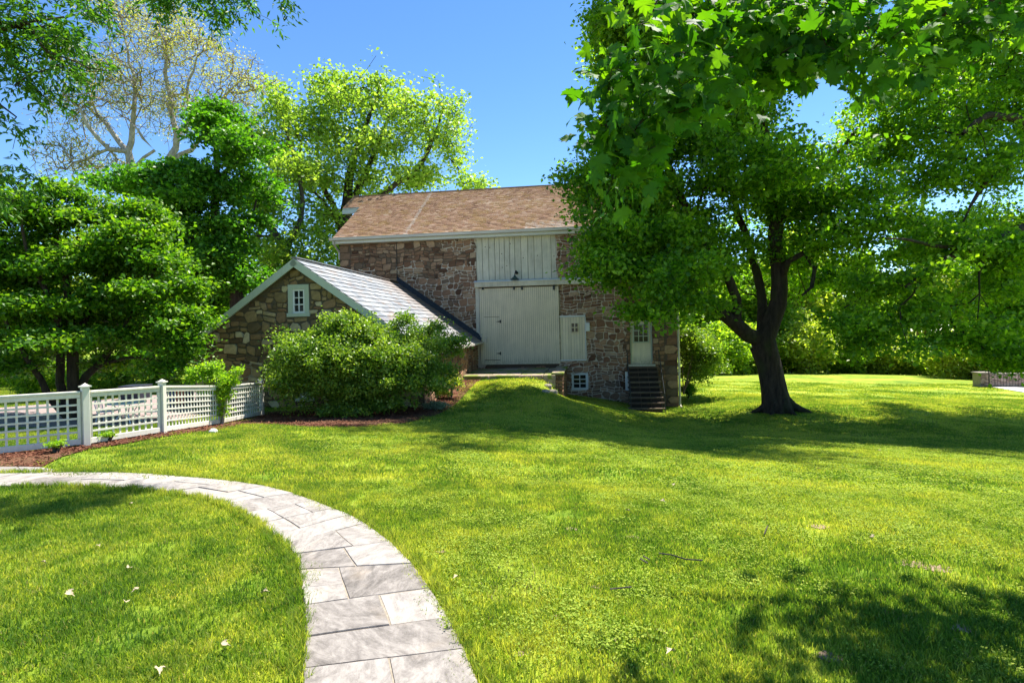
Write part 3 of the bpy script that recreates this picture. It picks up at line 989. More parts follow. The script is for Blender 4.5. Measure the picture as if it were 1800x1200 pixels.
# stairs down from the stair door
st_w0, st_w1 = bl(1103, 645, -.3)[0], bl(1156, 645, -.3)[0]
zt = sdoor[2] - .1
gnd = px(1130, 722, 23.6).z + .13
nst = 9
rise = (zt - gnd + .05) / nst
stc = MB()
run = .21
vs = [];
pr = [(-.01, zt - .06)]
for i in range(nst):
    pr.append((-.1 - run * i - .1, zt - rise * i - .06)); pr.append((-.1 - run * i - .1, zt - rise * (i + 1) - .06))
pr.append((-.01, zt - rise * nst - .06))
n = len(pr)
stc.add([(x, y, z) for x in (st_w0 + .03, st_w1 - .03) for y, z in pr], [(i, n + i, n + (i + 1) % n, (i + 1) % n) for i in range(n)] + [tuple(range(n)), tuple(range(2 * n - 1, n - 1, -1))])
stp = stc.build('stairs', M['barn_mortar'], barn)
for i in range(nst):
    mb = MB(); mb.box(st_w0 - .01 - .012 * i, st_w1 + .01 + .012 * i, -.1 - run * i - .13, -.1 - run * (i - 1) - .1 if i else -.012, zt - rise * i - .057, zt - rise * i, random.random())
    mb.build('tread', M['step'], stp, bevel=.008)
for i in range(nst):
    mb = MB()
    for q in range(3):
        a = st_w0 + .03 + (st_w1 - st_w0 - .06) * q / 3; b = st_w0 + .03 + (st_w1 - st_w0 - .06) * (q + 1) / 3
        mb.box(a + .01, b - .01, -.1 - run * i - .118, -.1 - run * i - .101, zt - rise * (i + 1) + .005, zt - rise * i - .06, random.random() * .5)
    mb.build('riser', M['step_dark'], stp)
for sx in (st_w0 - .02, st_w1 + .05):
    mb = MB(); y1 = -.15 - run * nst
    mb.tube([(sx, -.1, zt + .75), (sx, -.2, zt + .75), (sx, y1, zt - rise * nst + .8), (sx, y1 - .05, zt - rise * nst)], .015, 5)
    for i in range(4):
        q = i / 4
        yy = -.2 + (y1 + .2) * q
        mb.tube([(sx, yy, zt - rise * nst * q - .1), (sx, yy, zt + .75 - (rise * nst - .05) * q)], .012, 5)
    mb.build('handrail', M['iron'], stp)
a = rect(1098.5, 653, 1103.5, 686, -.3)
mb = MB(); mb.box(a[0], a[1] + .03, -.34, -.26, a[2], a[3]); mb.build('white_post', M['white'], barn, bevel=.01)

# ------------------------------------------------------------------ door landing and retaining wall of the ramp
def lw(x, y, z): return BM @ Vector((x, y, z))
land = root('landing', 'mossy stone landing slab in front of the sliding door', 'landing', lw(0, -3.0, -.26), BR)
m_, nt_, out_ = new_mat('mossy_slab')
w_ = coords(nt_, kind='World')
q_ = noise(nt_, 6, 6, w_, .75)
c_ = ramp(nt_, q_, [(.3, (.16, .11, .08)), (.55, (.34, .26, .2)), (.8, (.5, .42, .33))])
c_ = mix(nt_, ramp(nt_, noise(nt_, 1.6, 4, w_), [(.48, (0, 0, 0)), (.56, (1, 1, 1))]), c_, (.16, .20, .03))
principled(nt_, out_, c_, .9, q_, .6, .02)
M['mossy'] = m_
lx0, lx1 = bl(806, 655, -3.5)[0], bl(977, 655, -3.5)[0]
cx = [lx0, lx0 + 1.3, lx0 + 2.5, lx0 + 3.4, lx1]
for i in range(4):
    for (ya, yb) in ((-3.95, -2.9), (-2.88, -1.6), (-1.58, -.16)):
        mb = MB(); zz = random.uniform(-.015, .0)
        mb.box(cx[i] + .012, cx[i + 1] - .012, ya + 3.0, yb + 3.0, -.35, .11 + zz, random.random())
        mb.build('slab', M['mossy'], land, bevel=.015)

rw_x = RWX
rw = root('retaining_wall', 'low rubble retaining wall on the right side of the grass ramp', 'wall', lw(rw_x, -1.9, -1.36), BR)
rw_len = 3.7
mb = MB(); mb.box(-.17, .17, -1.85, 1.85, -.9, 1.2); rwm = mb.build('wall_core', M['barn_mortar'], rw)
def side_stones(FMloc, w, h, zoff, tones=(0, .7), top=None):
    out = []
    rubble(out, 0, w, 0, h, lambda a, b, c, d: True, .22, .15, .4, .02, (.015, .045), tones)
    for s in out:
        mb = MB(); mb.add([FMloc @ Vector(v) for v in s[2]], s[3], s[4]); mb.build('stone', M['barn_stone'], rw)
side_stones(Matrix.Translation((-.17, -1.85, -.5)), .34, 1.7, 0)
side_stones(Matrix.Translation((.17, -1.85, -.5)) @ Matrix.Rotation(R(90), 4, 'Z'), 3.7, 1.7, 0)
side_stones(Matrix.Translation((-.17, 1.85, .1)) @ Matrix.Rotation(R(-90), 4, 'Z'), 3.7, 1.1, 0)
y = -1.95
while y < 1.85:
    w = random.uniform(.3, .55); mb = MB(); mb.box(-.24, .24, y + .01, min(y + w, 1.87) - .01, 1.205, 1.27 + random.uniform(0, .02), random.random()); mb.build('capstone', M['mossy'], rw, bevel=.015); y += w
# loose stones at the ramp end
for i, (x, y, r_) in enumerate([(962, 680, .2), (970, 690, .22), (958, 690, .16), (974, 672, .18)]):
    p = gp(x, y)
    mb = MB(); k = 8
    ring = [(math.cos(6.283 * j / k) * r_ * random.uniform(.8, 1.1), math.sin(6.283 * j / k) * r_ * .8 * random.uniform(.8, 1.1)) for j in range(k)]
    vs = [(a, b, -.12) for a, b in ring] + [(a * .95, b * .95, .06) for a, b in ring] + [(a * .6, b * .6, .11) for a, b in ring]
    mb.add(vs, [(j, (j + 1) % k, k + (j + 1) % k, k + j) for j in range(k)] + [(k + j, k + (j + 1) % k, 2 * k + (j + 1) % k, 2 * k + j) for j in range(k)] + [tuple(range(2 * k, 3 * k))], random.random())
    o = mb.build('ramp_stone', M['rock']); o.location = p
    tag(o, 'flat grey stone half sunk in the grass beside the ramp retaining wall', 'stone', 'stones at the foot of the ramp')

# ------------------------------------------------------------------ annex
AO = px(522, 456, 16.9); AZ = AO.z; AO.z = 0
AR = -R(5.8); AM = frame_axes(AO, AR)
annex = root('stone_outbuilding', 'low stone outbuilding with grey slate roof behind the big shrub', 'outbuilding', AO, AR)
al = lambda x, y, off=0: on_plane(x, y, AM, off)
SL = .715
AL, AW = 3.32, 3.75            # half widths left and right of the ridge
def arect(x0, y0, x1, y1):
    return al(x0, (y0 + y1) / 2)[0], al(x1, (y0 + y1) / 2)[0], al((x0 + x1) / 2, y1)[1], al((x0 + x1) / 2, y0)[1]
gw = arect(506, 500, 543, 556); lwin = arect(521, 655, 551, 704)
mb = MB()
# gable wall as columns between heights cut by the roof line
def gable_h(x): return AZ - .12 - abs(x) * SL
xs = sorted({-AL, AW, 0, gw[0], gw[1], lwin[0], lwin[1]})
for i in range(len(xs) - 1):
    a, b = xs[i], xs[i + 1]; c = (a + b) / 2
    segs = [(-1.3, None)]
    cuts = [h for h in (gw, lwin) if h[0] < c < h[1]]
    cuts.sort(key=lambda h: h[2])
    z = -1.3
    for h in cuts:
        mb.add([(a, 0, z), (b, 0, z), (b, 0, h[2]), (a, 0, h[2])], [(0, 1, 2, 3)]); z = h[3]
    mb.add([(a, 0, z), (b, 0, z), (b, 0, gable_h(b)), (a, 0, gable_h(a))], [(0, 1, 2, 3)])
for a, b, c, d in (gw, lwin):
    for q in ([(a, 0, c), (a, .3, c), (a, .3, d), (a, 0, d)], [(b, 0, c), (b, 0, d), (b, .3, d), (b, .3, c)], [(a, 0, c), (b, 0, c), (b, .3, c), (a, .3, c)], [(a, 0, d), (a, .3, d), (b, .3, d), (b, 0, d)]): mb.add(q, [(0, 1, 2, 3)])
AD = 9.9
mb.add([(-AL, 0, -1.3), (-AL, AD, -1.3), (-AL, AD, gable_h(-AL)), (-AL, 0, gable_h(-AL))], [(0, 3, 2, 1)])
mb.add([(AW, 0, -1.3), (AW, AD, -1.3), (AW, AD, gable_h(AW)), (AW, 0, gable_h(AW))], [(0, 1, 2, 3)])
M['annex_mortar'] = mortar_mat('annex_mortar', (.10, .08, .05), (.3, .26, .18), [(-3, 4, -.2, .8)])
aw = mb.build('wall', M['annex_mortar'], annex)
out = []
def keep_annex(a, b, c, d):
    t_ = trim((a, b, c, d), (gw, lwin))
    if t_ is None: return False
    a, b, c, d = t_
    m_ = min(gable_h(a), gable_h(b))
    return (a, b, c, min(d, m_)) if c < m_ - .08 else False
random.seed(5)
rubble(out, -AL, AW, -.9, AZ, keep_annex, .27, .17, .46, .026, (.015, .05), (0, 1))
out = [(s[0], s[1], s[2], s[3], (.9 + .1 * random.random()) if random.random() < .10 else s[4] * .86) for s in out]
place_stones(out, aw, M['annex_stone'], 300, lambda s: (20 if (s[0][0] > 0 and s[0][1] < .9) else 0) - s[1])
# right wall stones (mostly behind the shrub)
out = []
rubble(out, 0, AD, -.9, gable_h(AW), lambda a, b, c, d: True, .3, .2, .6, .03, (.015, .04), (0, .9))
mb = MB(); RM = Matrix.Translation((AW, 0, 0)) @ Matrix.Rotation(R(90), 4, 'Z')
for s in out: mb.add([RM @ Vector(v) for v in s[2]], s[3], s[4])
mb.build('side_facing', M['barn_stone'], aw)['kind'] = 'stuff'
# gable window
def sash(parent, r, nx_, nz_):
    a, b, c, d = r
    f = .14
    mb = MB()
    mb.box(a, a + f, -.03, .1, c, d); mb.box(b - f, b, -.03, .1, c, d); mb.box(a + f, b - f, -.029, .1, d - f, d); mb.box(a - .03, b + .03, -.07, .1, c - .01, c + .1)
    w_ = mb.build('window', M['sage'], parent, bevel=.006)
    i0, i1, j0, j1 = a + f + .05, b - f - .05, c + .15, d - f - .05
    mb = MB(); mb.box(a + f, i0, .0, .05, c + .1, d - f); mb.box(i1, b - f, .0, .05, c + .1, d - f); mb.box(i0, i1, .0, .05, c + .1, j0); mb.box(i0, i1, .0, .05, j1, d - f)
    for i in range(1, nx_): cc = i0 + (i1 - i0) * i / nx_; mb.box(cc - .014, cc + .014, .003, .03, j0, j1)
    for i in range(1, nz_): cc = j0 + (j1 - j0) * i / nz_; mb.box(i0, i1, .005, .03, cc - .014, cc + .014)
    mb.build('sash', M['white'], w_)
    for i in range(nx_):
        for k_ in range(nz_):
            g = MB(); g.box(i0 + (i1 - i0) * i / nx_ + .003, i0 + (i1 - i0) * (i + 1) / nx_ - .003, .032, .04, j0 + (j1 - j0) * k_ / nz_ + .003, j0 + (j1 - j0) * (k_ + 1) / nz_ - .003); g.build('pane', M['glass'], w_)
sash(annex, gw, 2, 3); sash(annex, lwin, 2, 3)
# roof
mb = MB()
OV = .22
cs, sn = 1 / math.hypot(1, SL), SL / math.hypot(1, SL)
def ar(side, x, y, up=0):     # x = horizontal distance from the ridge
    return (side * (x + sn * up), y, AZ - x * SL + cs * up)
def bdepth(x):   # where the annex roof meets the barn wall, local y
    I = AM.inverted() @ BM
    p = I @ Vector((0, 0, 0)); d = I.to_3x3() @ Vector((1, 0, 0))
    return p.y + d.y * (x - p.x) / d.x
for side, W in ((-1, AL + .2), (1, AW + .22)):
    y1a, y1b = bdepth(0) + .0, bdepth(side * W) + .0
    vs = [ar(side, 0, -OV), ar(side, W, -OV), ar(side, W, y1b), ar(side, 0, y1a), ar(side, 0, -OV, -.08), ar(side, W, -OV, -.08), ar(side, W, y1b, -.08), ar(side, 0, y1a, -.08)]
    mb.add(vs, [(0, 1, 2, 3), (7, 6, 5, 4), (0, 4, 5, 1), (1, 5, 6, 2), (2, 6, 7, 3), (3, 7, 4, 0)])
aroof = mb.build('roof', M['wood'], annex)
m_, nt_, out_ = new_mat('slate')
co_ = coords(nt_, kind='World')
n1_ = noise(nt_, 5, 5, co_, .7)
sc_ = ramp(nt_, mathn(nt_, 'ADD', mathn(nt_, 'MULTIPLY', attr(nt_), .6), mathn(nt_, 'MULTIPLY', n1_, .4)), [(.2, (.15, .165, .19)), (.5, (.23, .245, .265)), (.8, (.31, .32, .33))])
rust = ramp(nt_, noise(nt_, 2.2, 6, coords(nt_, (1, .35, 1), 'World'), .7), [(.52, (0, 0, 0)), (.62, (.75, .75, .75))])
sp_ = nt_.nodes.new('ShaderNodeSeparateXYZ'); nt_.links.new(co_, sp_.inputs[0])
nearb = mathn(nt_, 'MULTIPLY', mathn(nt_, 'SUBTRACT', sp_.outputs[1], 22.2), .28, True)
rust2 = mathn(nt_, 'MAXIMUM', mathn(nt_, 'MULTIPLY', rust, .8), mathn(nt_, 'MULTIPLY', nearb, .75))
sc_ = mix(nt_, rust2, sc_, (.20, .13, .09))
principled(nt_, out_, sc_, .6, n1_, .2, .01, spec=.3)
M['slate'] = m_
W = AW + .22; ex = .265; Ls = W / cs
nrow = int(Ls / ex) + 1
slates = []
for i in range(nrow):
    d0 = max(Ls - ex * (i + 1), 0); d1 = Ls - ex * i + (.03 if i == 0 else 0)     # along slope from ridge
    yend = bdepth(d1 * cs)
    y = -OV - .03 - (i % 2) * .16
    while y < yend - .02:
        ya, yb = max(y, -OV - .03), min(y + .33, yend - .01)
        y += .33
        if yb - ya < .05: continue
        lift = random.uniform(0, .006)
        P = [ar(1, d1 * cs, ya + .003, .034 + lift), ar(1, d1 * cs, yb - .003, .034 + lift), ar(1, d0 * cs, yb - .003, .014), ar(1, d0 * cs, ya + .003, .014), ar(1, d1 * cs, ya + .003, .012), ar(1, d1 * cs, yb - .003, .012), ar(1, d0 * cs, ya + .003, .001)]
        slates.append((ya, P, random.random()))
slates.sort(key=lambda s: s[0])
rest = MB()
for k_, (ya, P, t) in enumerate(slates):
    if k_ < 300:
        mb = MB(); mb.add(P, [(0, 1, 2, 3), (4, 5, 1, 0), (4, 0, 3, 6)], t); mb.build('slate', M['slate'], aroof)
    else: rest.add(P, [(0, 1, 2, 3), (4, 5, 1, 0), (4, 0, 3, 6)], t)
rest.build('slate_field', M['slate'], aroof)['kind'] = 'stuff'
mb = MB()
for i in range(14):
    d1 = (AL + .2) / cs * (i + 1) / 14; d0 = (AL + .2) / cs * i / 14
    P = [ar(-1, d1 * cs, -OV, .03), ar(-1, d1 * cs, bdepth(-3), .03), ar(-1, d0 * cs, bdepth(-3), .012), ar(-1, d0 * cs, -OV, .012), ar(-1, d1 * cs, -OV, .001), ar(-1, d1 * cs, bdepth(-3), .001)]
    mb.add(P, [(3, 2, 1, 0), (0, 1, 5, 4)], random.random())
mb.build('left_slates', M['slate'], aroof)['kind'] = 'stuff'
mb = MB(); 
mb.bar((0, -OV - .03, AZ + .035), (0, bdepth(0) - .02, AZ + .035), .2, .03); mb.build('ridge_cap', M['slate'], aroof)
for side, W in ((-1, AL + .2), (1, AW + .22)):   # rake boards
    mb = MB()
    P = [ar(side, 0, -OV - .045, .0), ar(side, W, -OV - .045, .0), ar(side, W, -OV - .045, -.17), ar(side, 0, -OV - .045, -.2), ar(side, 0, -OV - .002, .0), ar(side, W, -OV - .002, .0), ar(side, W, -OV - .002, -.17), ar(side, 0, -OV - .002, -.2)]
    fs = [(3, 2, 1, 0), (4, 5, 6, 7), (0, 1, 5, 4), (1, 2, 6, 5), (2, 3, 7, 6)]
    mb.add(P, fs)
    P = [ar(side, 0, -OV, -.085), ar(side, W, -OV, -.085), ar(side, W, .0, -.085), ar(side, 0, .0, -.085), ar(side, 0, -OV, -.11), ar(side, W, -OV, -.11), ar(side, W, .0, -.11), ar(side, 0, .0, -.11)]
    mb.add(P, [(0, 1, 2, 3), (7, 6, 5, 4), (0, 4, 5, 1)])
    mb.build('rake_board', M['sage'], aroof)
W = AW + .22
gy = -OV; ge = bdepth(W) - .02
mb = MB(); mb.bar(Vector(ar(1, W, gy, -.02)) + Vector((.06, 0, -.02)), Vector(ar(1, W, ge, -.02)) + Vector((.06, 0, -.02)), .13, .08); mb.build('gutter', M['gutter'], aroof)
# flashing where the slate roof meets the barn: raised black strip
mb = MB()
for d0, d1 in ((0, W),):
    a0 = Vector((d0, bdepth(d0) - .02, AZ - d0 * SL)); a1 = Vector((d1, bdepth(d1) - .02, AZ - d1 * SL))
    for (o0, o1, h0, h1) in ((-.30, -.02, .055, .12),):
        P = [a0 + Vector((0, o0, h0 - .03)), a1 + Vector((0, o0, h0 - .03)), a1 + Vector((0, o1, h1 + .16)), a0 + Vector((0, o1, h1 + .16)), a0 + Vector((0, o1, -.02)), a1 + Vector((0, o1, -.02))]
        mb.add(P, [(0, 1, 2, 3), (4, 5, 1, 0)])
mb.build('flashing', M['black'], aroof)

# ------------------------------------------------------------------ lattice fence
fpx = [(-150, 822, 8.0), (-20, 806, 8.35), (151, 786, 9.2), (286, 763, 10.6), (388, 747, 13.0), (460, 731, 15.3)]
fbase = []
for x, y, Y in fpx:
    u, v = ray(x, y); X = u * Y
    fbase.append(Vector((X, Y, tzs(X, Y))))
fbase[0] = Vector((-9.2, 7.2, tzs(-9.2, 7.2))); fbase[1] = Vector((-8.35, 8.0, tzs(-8.35, 8.0)))
fence = root('lattice_fence', 'white wooden lattice fence with square openings along the mulch bed', 'fence', fbase[2])
FO = fbase[2]
FH = .93
for i, p in enumerate(fbase):
    if i == 1: continue
    q = p - FO
    mb = MB(); w = .05
    d = (fbase[min(i + 1, len(fbase) - 1)] - fbase[max(i - 1, 0)]); ang = math.atan2(d.y, d.x)
    Mx = Matrix.Translation(q) @ Matrix.Rotation(ang, 4, 'Z')
    mb.box(-w, w, -w, w, -.1, FH + .03, .6, Mx)
    cap = MB(); cap.box(-w - .02, w + .02, -w - .02, w + .02, FH + .033, FH + .055, .6, Mx)
    vs = [Mx @ Vector(v) for v in [(-w, -w, FH + .056), (w, -w, FH + .056), (w, w, FH + .056), (-w, w, FH + .056), (0, 0, FH + .10)]]
    cap.add(vs, [(0, 1, 4), (1, 2, 4), (2, 3, 4), (3, 0, 4)])
    po = mb.build('post', M['fence'], fence, bevel=.006)
    cap.build('post_cap', M['fence'], po)
segs_ = [(0, 2), (2, 3), (3, 4), (4, 5)]
for (i0, i1) in segs_:
    a, b = fbase[i0] - FO, fbase[i1] - FO
    L = (b - a).xy.length
    d = Vector((b.x - a.x, b.y - a.y, 0)).normalized(); nrm = Vector((d.y, -d.x, 0))
    if nrm.x < 0: nrm = -nrm
    def P(s, h): 
        t = s / L
        p = a.lerp(b, t); return Vector((p.x, p.y, p.z + h))
    s0, s1 = .065, L - .065
    for nm, h, w_, hh in (('top_rail', FH - .045, .09, .035), ('upper_rail', FH - .10, .045, .07), ('bottom_rail', .09, .05, .09)):
        mb = MB(); mb.bar(P(s0, h), P(s1, h), w_, hh, .6); mb.build(nm, M['fence'], fence, bevel=.004)
    for s in (s0 + .02, s1 - .02): mb = MB(); mb.bar(P(s, .14), P(s, FH - .14), .04, .04); mb.build('stile', M['fence'], fence)
    nv = max(3, round((L - .2) / .125))
    for j in range(1, nv):
        s = s0 + .04 + (s1 - s0 - .08) * j / nv
        mb = MB(); mb.bar(P(s, .137) - nrm * .008, P(s, FH - .137) - nrm * .008, .030, .012, random.random(), up=nrm); mb.build('slat', M['fence'], fence)
    for j in range(1, 6):
        h = .137 + (FH - .274) * j / 6
        mb = MB(); mb.bar(P(s0 + .04, h) + nrm * .006, P(s1 - .04, h) + nrm * .006, .012, .030, random.random()); mb.build('slat', M['fence'], fence)

# ------------------------------------------------------------------ patio table and chairs on the drive behind the fence
white_m = simple_mat('white_metal', (.62, .64, .64), (.75, .76, .75), 4, .4)
def table(x, Y):
    p = px(x, 690, Y); z = tzs(p.x, Y) + .03
    t = root('garden_table', 'low white round metal garden table seen through the lattice fence', 'table', (p.x, Y, z)); t.scale = (.72, .72, .66)
    mb = MB(); mb.tube([(0, 0, .70), (0, 0, .73)], .55, 20); mb.build('tabletop', white_m, t)
    for k in range(4):
        a = math.pi / 4 + k * math.pi / 2
        mb = MB(); mb.tube([(.38 * math.cos(a), .38 * math.sin(a), .70), (.16 * math.cos(a), .16 * math.sin(a), .35), (.42 * math.cos(a), .42 * math.sin(a), 0)], .018, 6); mb.build('leg', white_m, t)
    return p.x
def chair(x, y, rz, label):
    z = tzs(x, y) + .03
    c = root('garden_chair', label, 'chair', (x, y, z), rz, 'white garden chairs behind the fence')
    c.scale = (.75, .75, .62)
    mb = MB(); mb.box(-.22, .22, -.22, .22, .42, .445); mb.build('seat', white_m, c)
    mb = MB(); mb.tube([(-.2, .22, .43), (-.2, .27, .7), (-.14, .29, .86), (.14, .29, .86), (.2, .27, .7), (.2, .22, .43)], .014, 6)
    for k in range(4): mb.tube([(-.12 + .08 * k, .23, .44), (-.12 + .08 * k, .285, .85)], .008, 5)
    mb.build('backrest', white_m, c)
    for sx in (-.2, .2):
        for sy in (-.2, .2):
            mb = MB(); mb.tube([(sx, sy, .42), (sx * 1.15, sy * 1.2, 0)], .013, 6); mb.build('leg', white_m, c)
tx = table(222, 13.3)
chair(tx - .52, 13.4, R(100), 'white metal garden chair on the left of the round table')
chair(tx + .6, 13.4, R(-80), 'white metal garden chair on the right of the round table')
# low things standing on the drive, seen through the lattice
for k, (x, Y, c, w_, h, lab) in enumerate(((238, 19.8, (.02, .024, .04), .36, .42, 'low dark storage box on the drive, seen through the second fence panel'), (303, 17.6, (.03, .06, .16), .13, .5, 'blue box beside the red one, seen through the third fence panel'), (317, 17.6, (.33, .05, .03), .13, .5, 'red box seen through the third fence panel'), (331, 17.8, (.06, .05, .12), .13, .5, 'dark violet box right of the red one behind the fence'))):
    p = px(x, 690, Y); z = tzs(p.x, Y) + .03
    o = root('storage_box', lab, 'box', (p.x, Y, z), R(8 * k))
    mm = simple_mat('box_plastic', c, tuple(v * 1.3 for v in c), 3, .5)
    mb = MB(); vs = [(-w_ * .9, -w_ * .8, .0), (w_ * .9, -w_ * .8, .0), (w_ * .9, w_ * .8, .0), (-w_ * .9, w_ * .8, .0), (-w_, -w_ * .9, h), (w_, -w_ * .9, h), (w_, w_ * .9, h), (-w_, w_ * .9, h)]
    mb.add(vs, [(0, 3, 2, 1), (0, 1, 5, 4), (1, 2, 6, 5), (2, 3, 7, 6), (3, 0, 4, 7)]); mb.build('box_body', mm, o, bevel=.01)
    mb = MB(); mb.box(-w_ * 1.05, w_ * 1.05, -w_, w_, h + .003, h + .045); mb.build('lid', mm, o, bevel=.01)

# ------------------------------------------------------------------ far stone wall and railing
pw0 = gp(1722, 680); 
fw = root('far_wall', 'low stone wall with end pier beyond the far lawn', 'wall', pw0)
a = pw0; b = Vector((pw0.x + 13, pw0.y - 1.0, pw0.z - .1))
fw.rotation_euler.z = math.atan2(b.y - a.y, b.x - a.x)
mb = MB(); mb.box(0, .7, 0, .6, -.4, .78); mb.box(.7, 13, .15, .5, -.4, .70); mb.build('wall_core', M['annex_mortar'], fw)
out = []
M['far_stone'] = stone_mat('far_stone', [(0, (.20, .14, .11)), (.5, (.34, .24, .19)), (1, (.48, .36, .28))])
rubble(out, 0, .7, -.3, .77, lambda *q: True, .2, .15, .35, .015, (.015, .03))
out2 = []; rubble(out2, .72, 8, -.3, .69, lambda *q: True, .2, .2, .5, .015, (.015, .03))
for s in out: mb = MB(); mb.add(s[2], s[3], s[4]); mb.build('stone', M['far_stone'], fw)
mb = MB()
for s in out2: mb.add([(x, y + .15, z) for x, y, z in s[2]], s[3], s[4])
mb.build('stone_facing', M['far_stone'], fw)['kind'] = 'stuff'
mb = MB(); mb.box(-.05, .75, -.06, .66, .785, .86); mb.box(.76, 13, .1, .55, .71, .77); mb.build('coping', M['rock'], fw)
ra = gp(1738, 681); rb = Vector((ra.x + 6.0, ra.y - 4.2, tzs(ra.x + 6.0, ra.y - 4.2)))
rail = root('iron_railing', 'thin black iron railing in front of the far stone wall', 'railing', ra)
dv = rb - ra; L = dv.length
mb = MB(); mb.bar(Vector((0, 0, .95)), dv + Vector((0, 0, .95)), .03, .03); mb.build('top_rail', M['iron'], rail)
mb = MB(); mb.bar(Vector((0, 0, .1)), dv + Vector((0, 0, .1)), .03, .03); mb.build('bottom_rail', M['iron'], rail)
for k in range(5):
    p = dv * (k / 4); mb = MB(); mb.bar(p + Vector((0, 0, -.1)), p + Vector((0, 0, 1.1)), .05, .05); mb.build('post', M['iron'], rail)
for k in range(1, 56):
    p = dv * (k / 56); mb = MB(); mb.bar(p + Vector((0, 0, .1)), p + Vector((0, 0, .95)), .015, .015); mb.build('baluster', M['iron'], rail)

# ================================================================== vegetation
M['leaf_maple'] = leaf_mat('maple_leaf', (.03, .09, .007), (.095, .21, .012), (.25, .39, .02), .56)
M['leaf_right'] = leaf_mat('right_tree_leaf', (.035, .105, .008), (.12, .24, .014), (.28, .42, .025), .56)
M['leaf_dark'] = leaf_mat('dark_leaf', (.022, .085, .006), (.055, .17, .010), (.14, .29, .016), .42)
M['leaf_left'] = leaf_mat('layered_leaf', (.022, .08, .006), (.065, .165, .010), (.20, .32, .016), .42)
M['leaf_spring'] = leaf_mat('spring_leaf', (.10, .19, .02), (.22, .34, .04), (.40, .50, .09), .42, tcol=(1.9, 2.0, .8))
M['leaf_syc'] = leaf_mat('sycamore_bud', (.16, .18, .05), (.28, .28, .09), (.42, .40, .16), .40)
M['leaf_bush'] = leaf_mat('bush_leaf', (.045, .11, .014), (.12, .21, .022), (.32, .40, .06), .36, rough=.36)
M['leaf_vine'] = leaf_mat('vine_leaf', (.09, .20, .012), (.18, .32, .016), (.34, .46, .03), .42)
M['leaf_wood'] = leaf_mat('wood_leaf', (.06, .14, .012), (.17, .29, .025), (.36, .46, .045), .5, nscale=.12)
M['leaf_wood2'] = leaf_mat('pale_wood_leaf', (.12, .20, .02), (.25, .32, .04), (.42, .45, .09), .46, nscale=.2)
M['leaf_near'] = leaf_mat('near_maple_leaf', (.016, .075, .005), (.04, .14, .007), (.11, .24, .010), .52, tcol=(2.6, 2.3, .4), nscale=3, rough=.65)
M['leaf_ash'] = leaf_mat('ash_leaf', (.02, .08, .010), (.045, .13, .015), (.10, .2, .02), .42, nscale=2)
M['leaf_blue'] = leaf_mat('catmint_leaf', (.10, .15, .10), (.18, .25, .16), (.28, .36, .24), .2)
M['bark_dark'] = bark_mat('dark_bark', (.016, .011, .008), (.085, .058, .04), 9, .2, (.05, .06, .018))
M['bark_twig'] = bark_mat('twig_bark', (.20, .15, .12), (.36, .29, .24), 4, .4)
M['bark_mid'] = bark_mat('grey_bark', (.045, .036, .028), (.13, .105, .085), 7, .25)
M['bark_pale'] = bark_mat('sycamore_bark', (.20, .17, .13), (.50, .46, .39), 3, .5)
M['bark_tan'] = bark_mat('tan_bark', (.12, .09, .06), (.26, .20, .14), 6, .3)

LEAFSHAPES = {
    'kite': (np.array([(0, 0, 0), (-.36, .45, .10), (0, 1, -.06), (.36, .45, .10)]), np.array([(0, 3, 2), (0, 2, 1)])),
    'broad': (np.array([(0, 0, 0), (-.5, .3, .08), (-.3, .62, .02), (0, 1, -.1), (.3, .62, .02), (.5, .3, .08)]), np.array([(0, 5, 4), (0, 4, 3), (0, 3, 2), (0, 2, 1)])),
    'slim': (np.array([(0, 0, 0), (-.17, .4, .05), (0, 1, -.12), (.17, .4, .05)]), np.array([(0, 3, 2), (0, 2, 1)])),
}

def leaf_mesh(name, pts, size, mat, parent, origin, shape='kite', up=.75, droop=.25, seed=0, outward=None, nb_=None, svar=.35, ldir=None, tone=None):
    g = np.random.default_rng(seed)
    pts = np.asarray(pts, float)
    n = len(pts)
    nv, nf = LEAFSHAPES[shape]
    N = g.normal(size=(n, 3)) * .55
    N[:, 2] += up
    if nb_ is not None: N = N + np.array(nb_)
    if outward is not None:
        o = pts - np.array(outward)
        o /= np.linalg.norm(o, axis=1, keepdims=True) + 1e-6
        N += o * .45
    N /= np.linalg.norm(N, axis=1, keepdims=True)
    D = g.normal(size=(n, 3)) if ldir is None else ldir + g.normal(size=(n, 3)) * .25
    D[:, 2] -= droop
    D -= N * (D * N).sum(1, keepdims=True)
    D /= np.linalg.norm(D, axis=1, keepdims=True) + 1e-9
    S = np.cross(D, N)
    sz = size * g.uniform(1 - svar, 1 + svar, n)
    V = pts[:, None, :] + sz[:, None, None] * (S[:, None, :] * nv[None, :, 0, None] + D[:, None, :] * nv[None, :, 1, None] + N[:, None, :] * nv[None, :, 2, None])
    F = nf[None] + (np.arange(n) * len(nv))[:, None, None]
    t = g.uniform(0, 1, n) if tone is None else np.clip(tone * .75 + g.uniform(-.2, .45, n), 0, 1)
    return mesh_np(name, V.reshape(-1, 3), F.reshape(-1, 3), mat, parent, np.repeat(t, len(nf)), origin=origin)

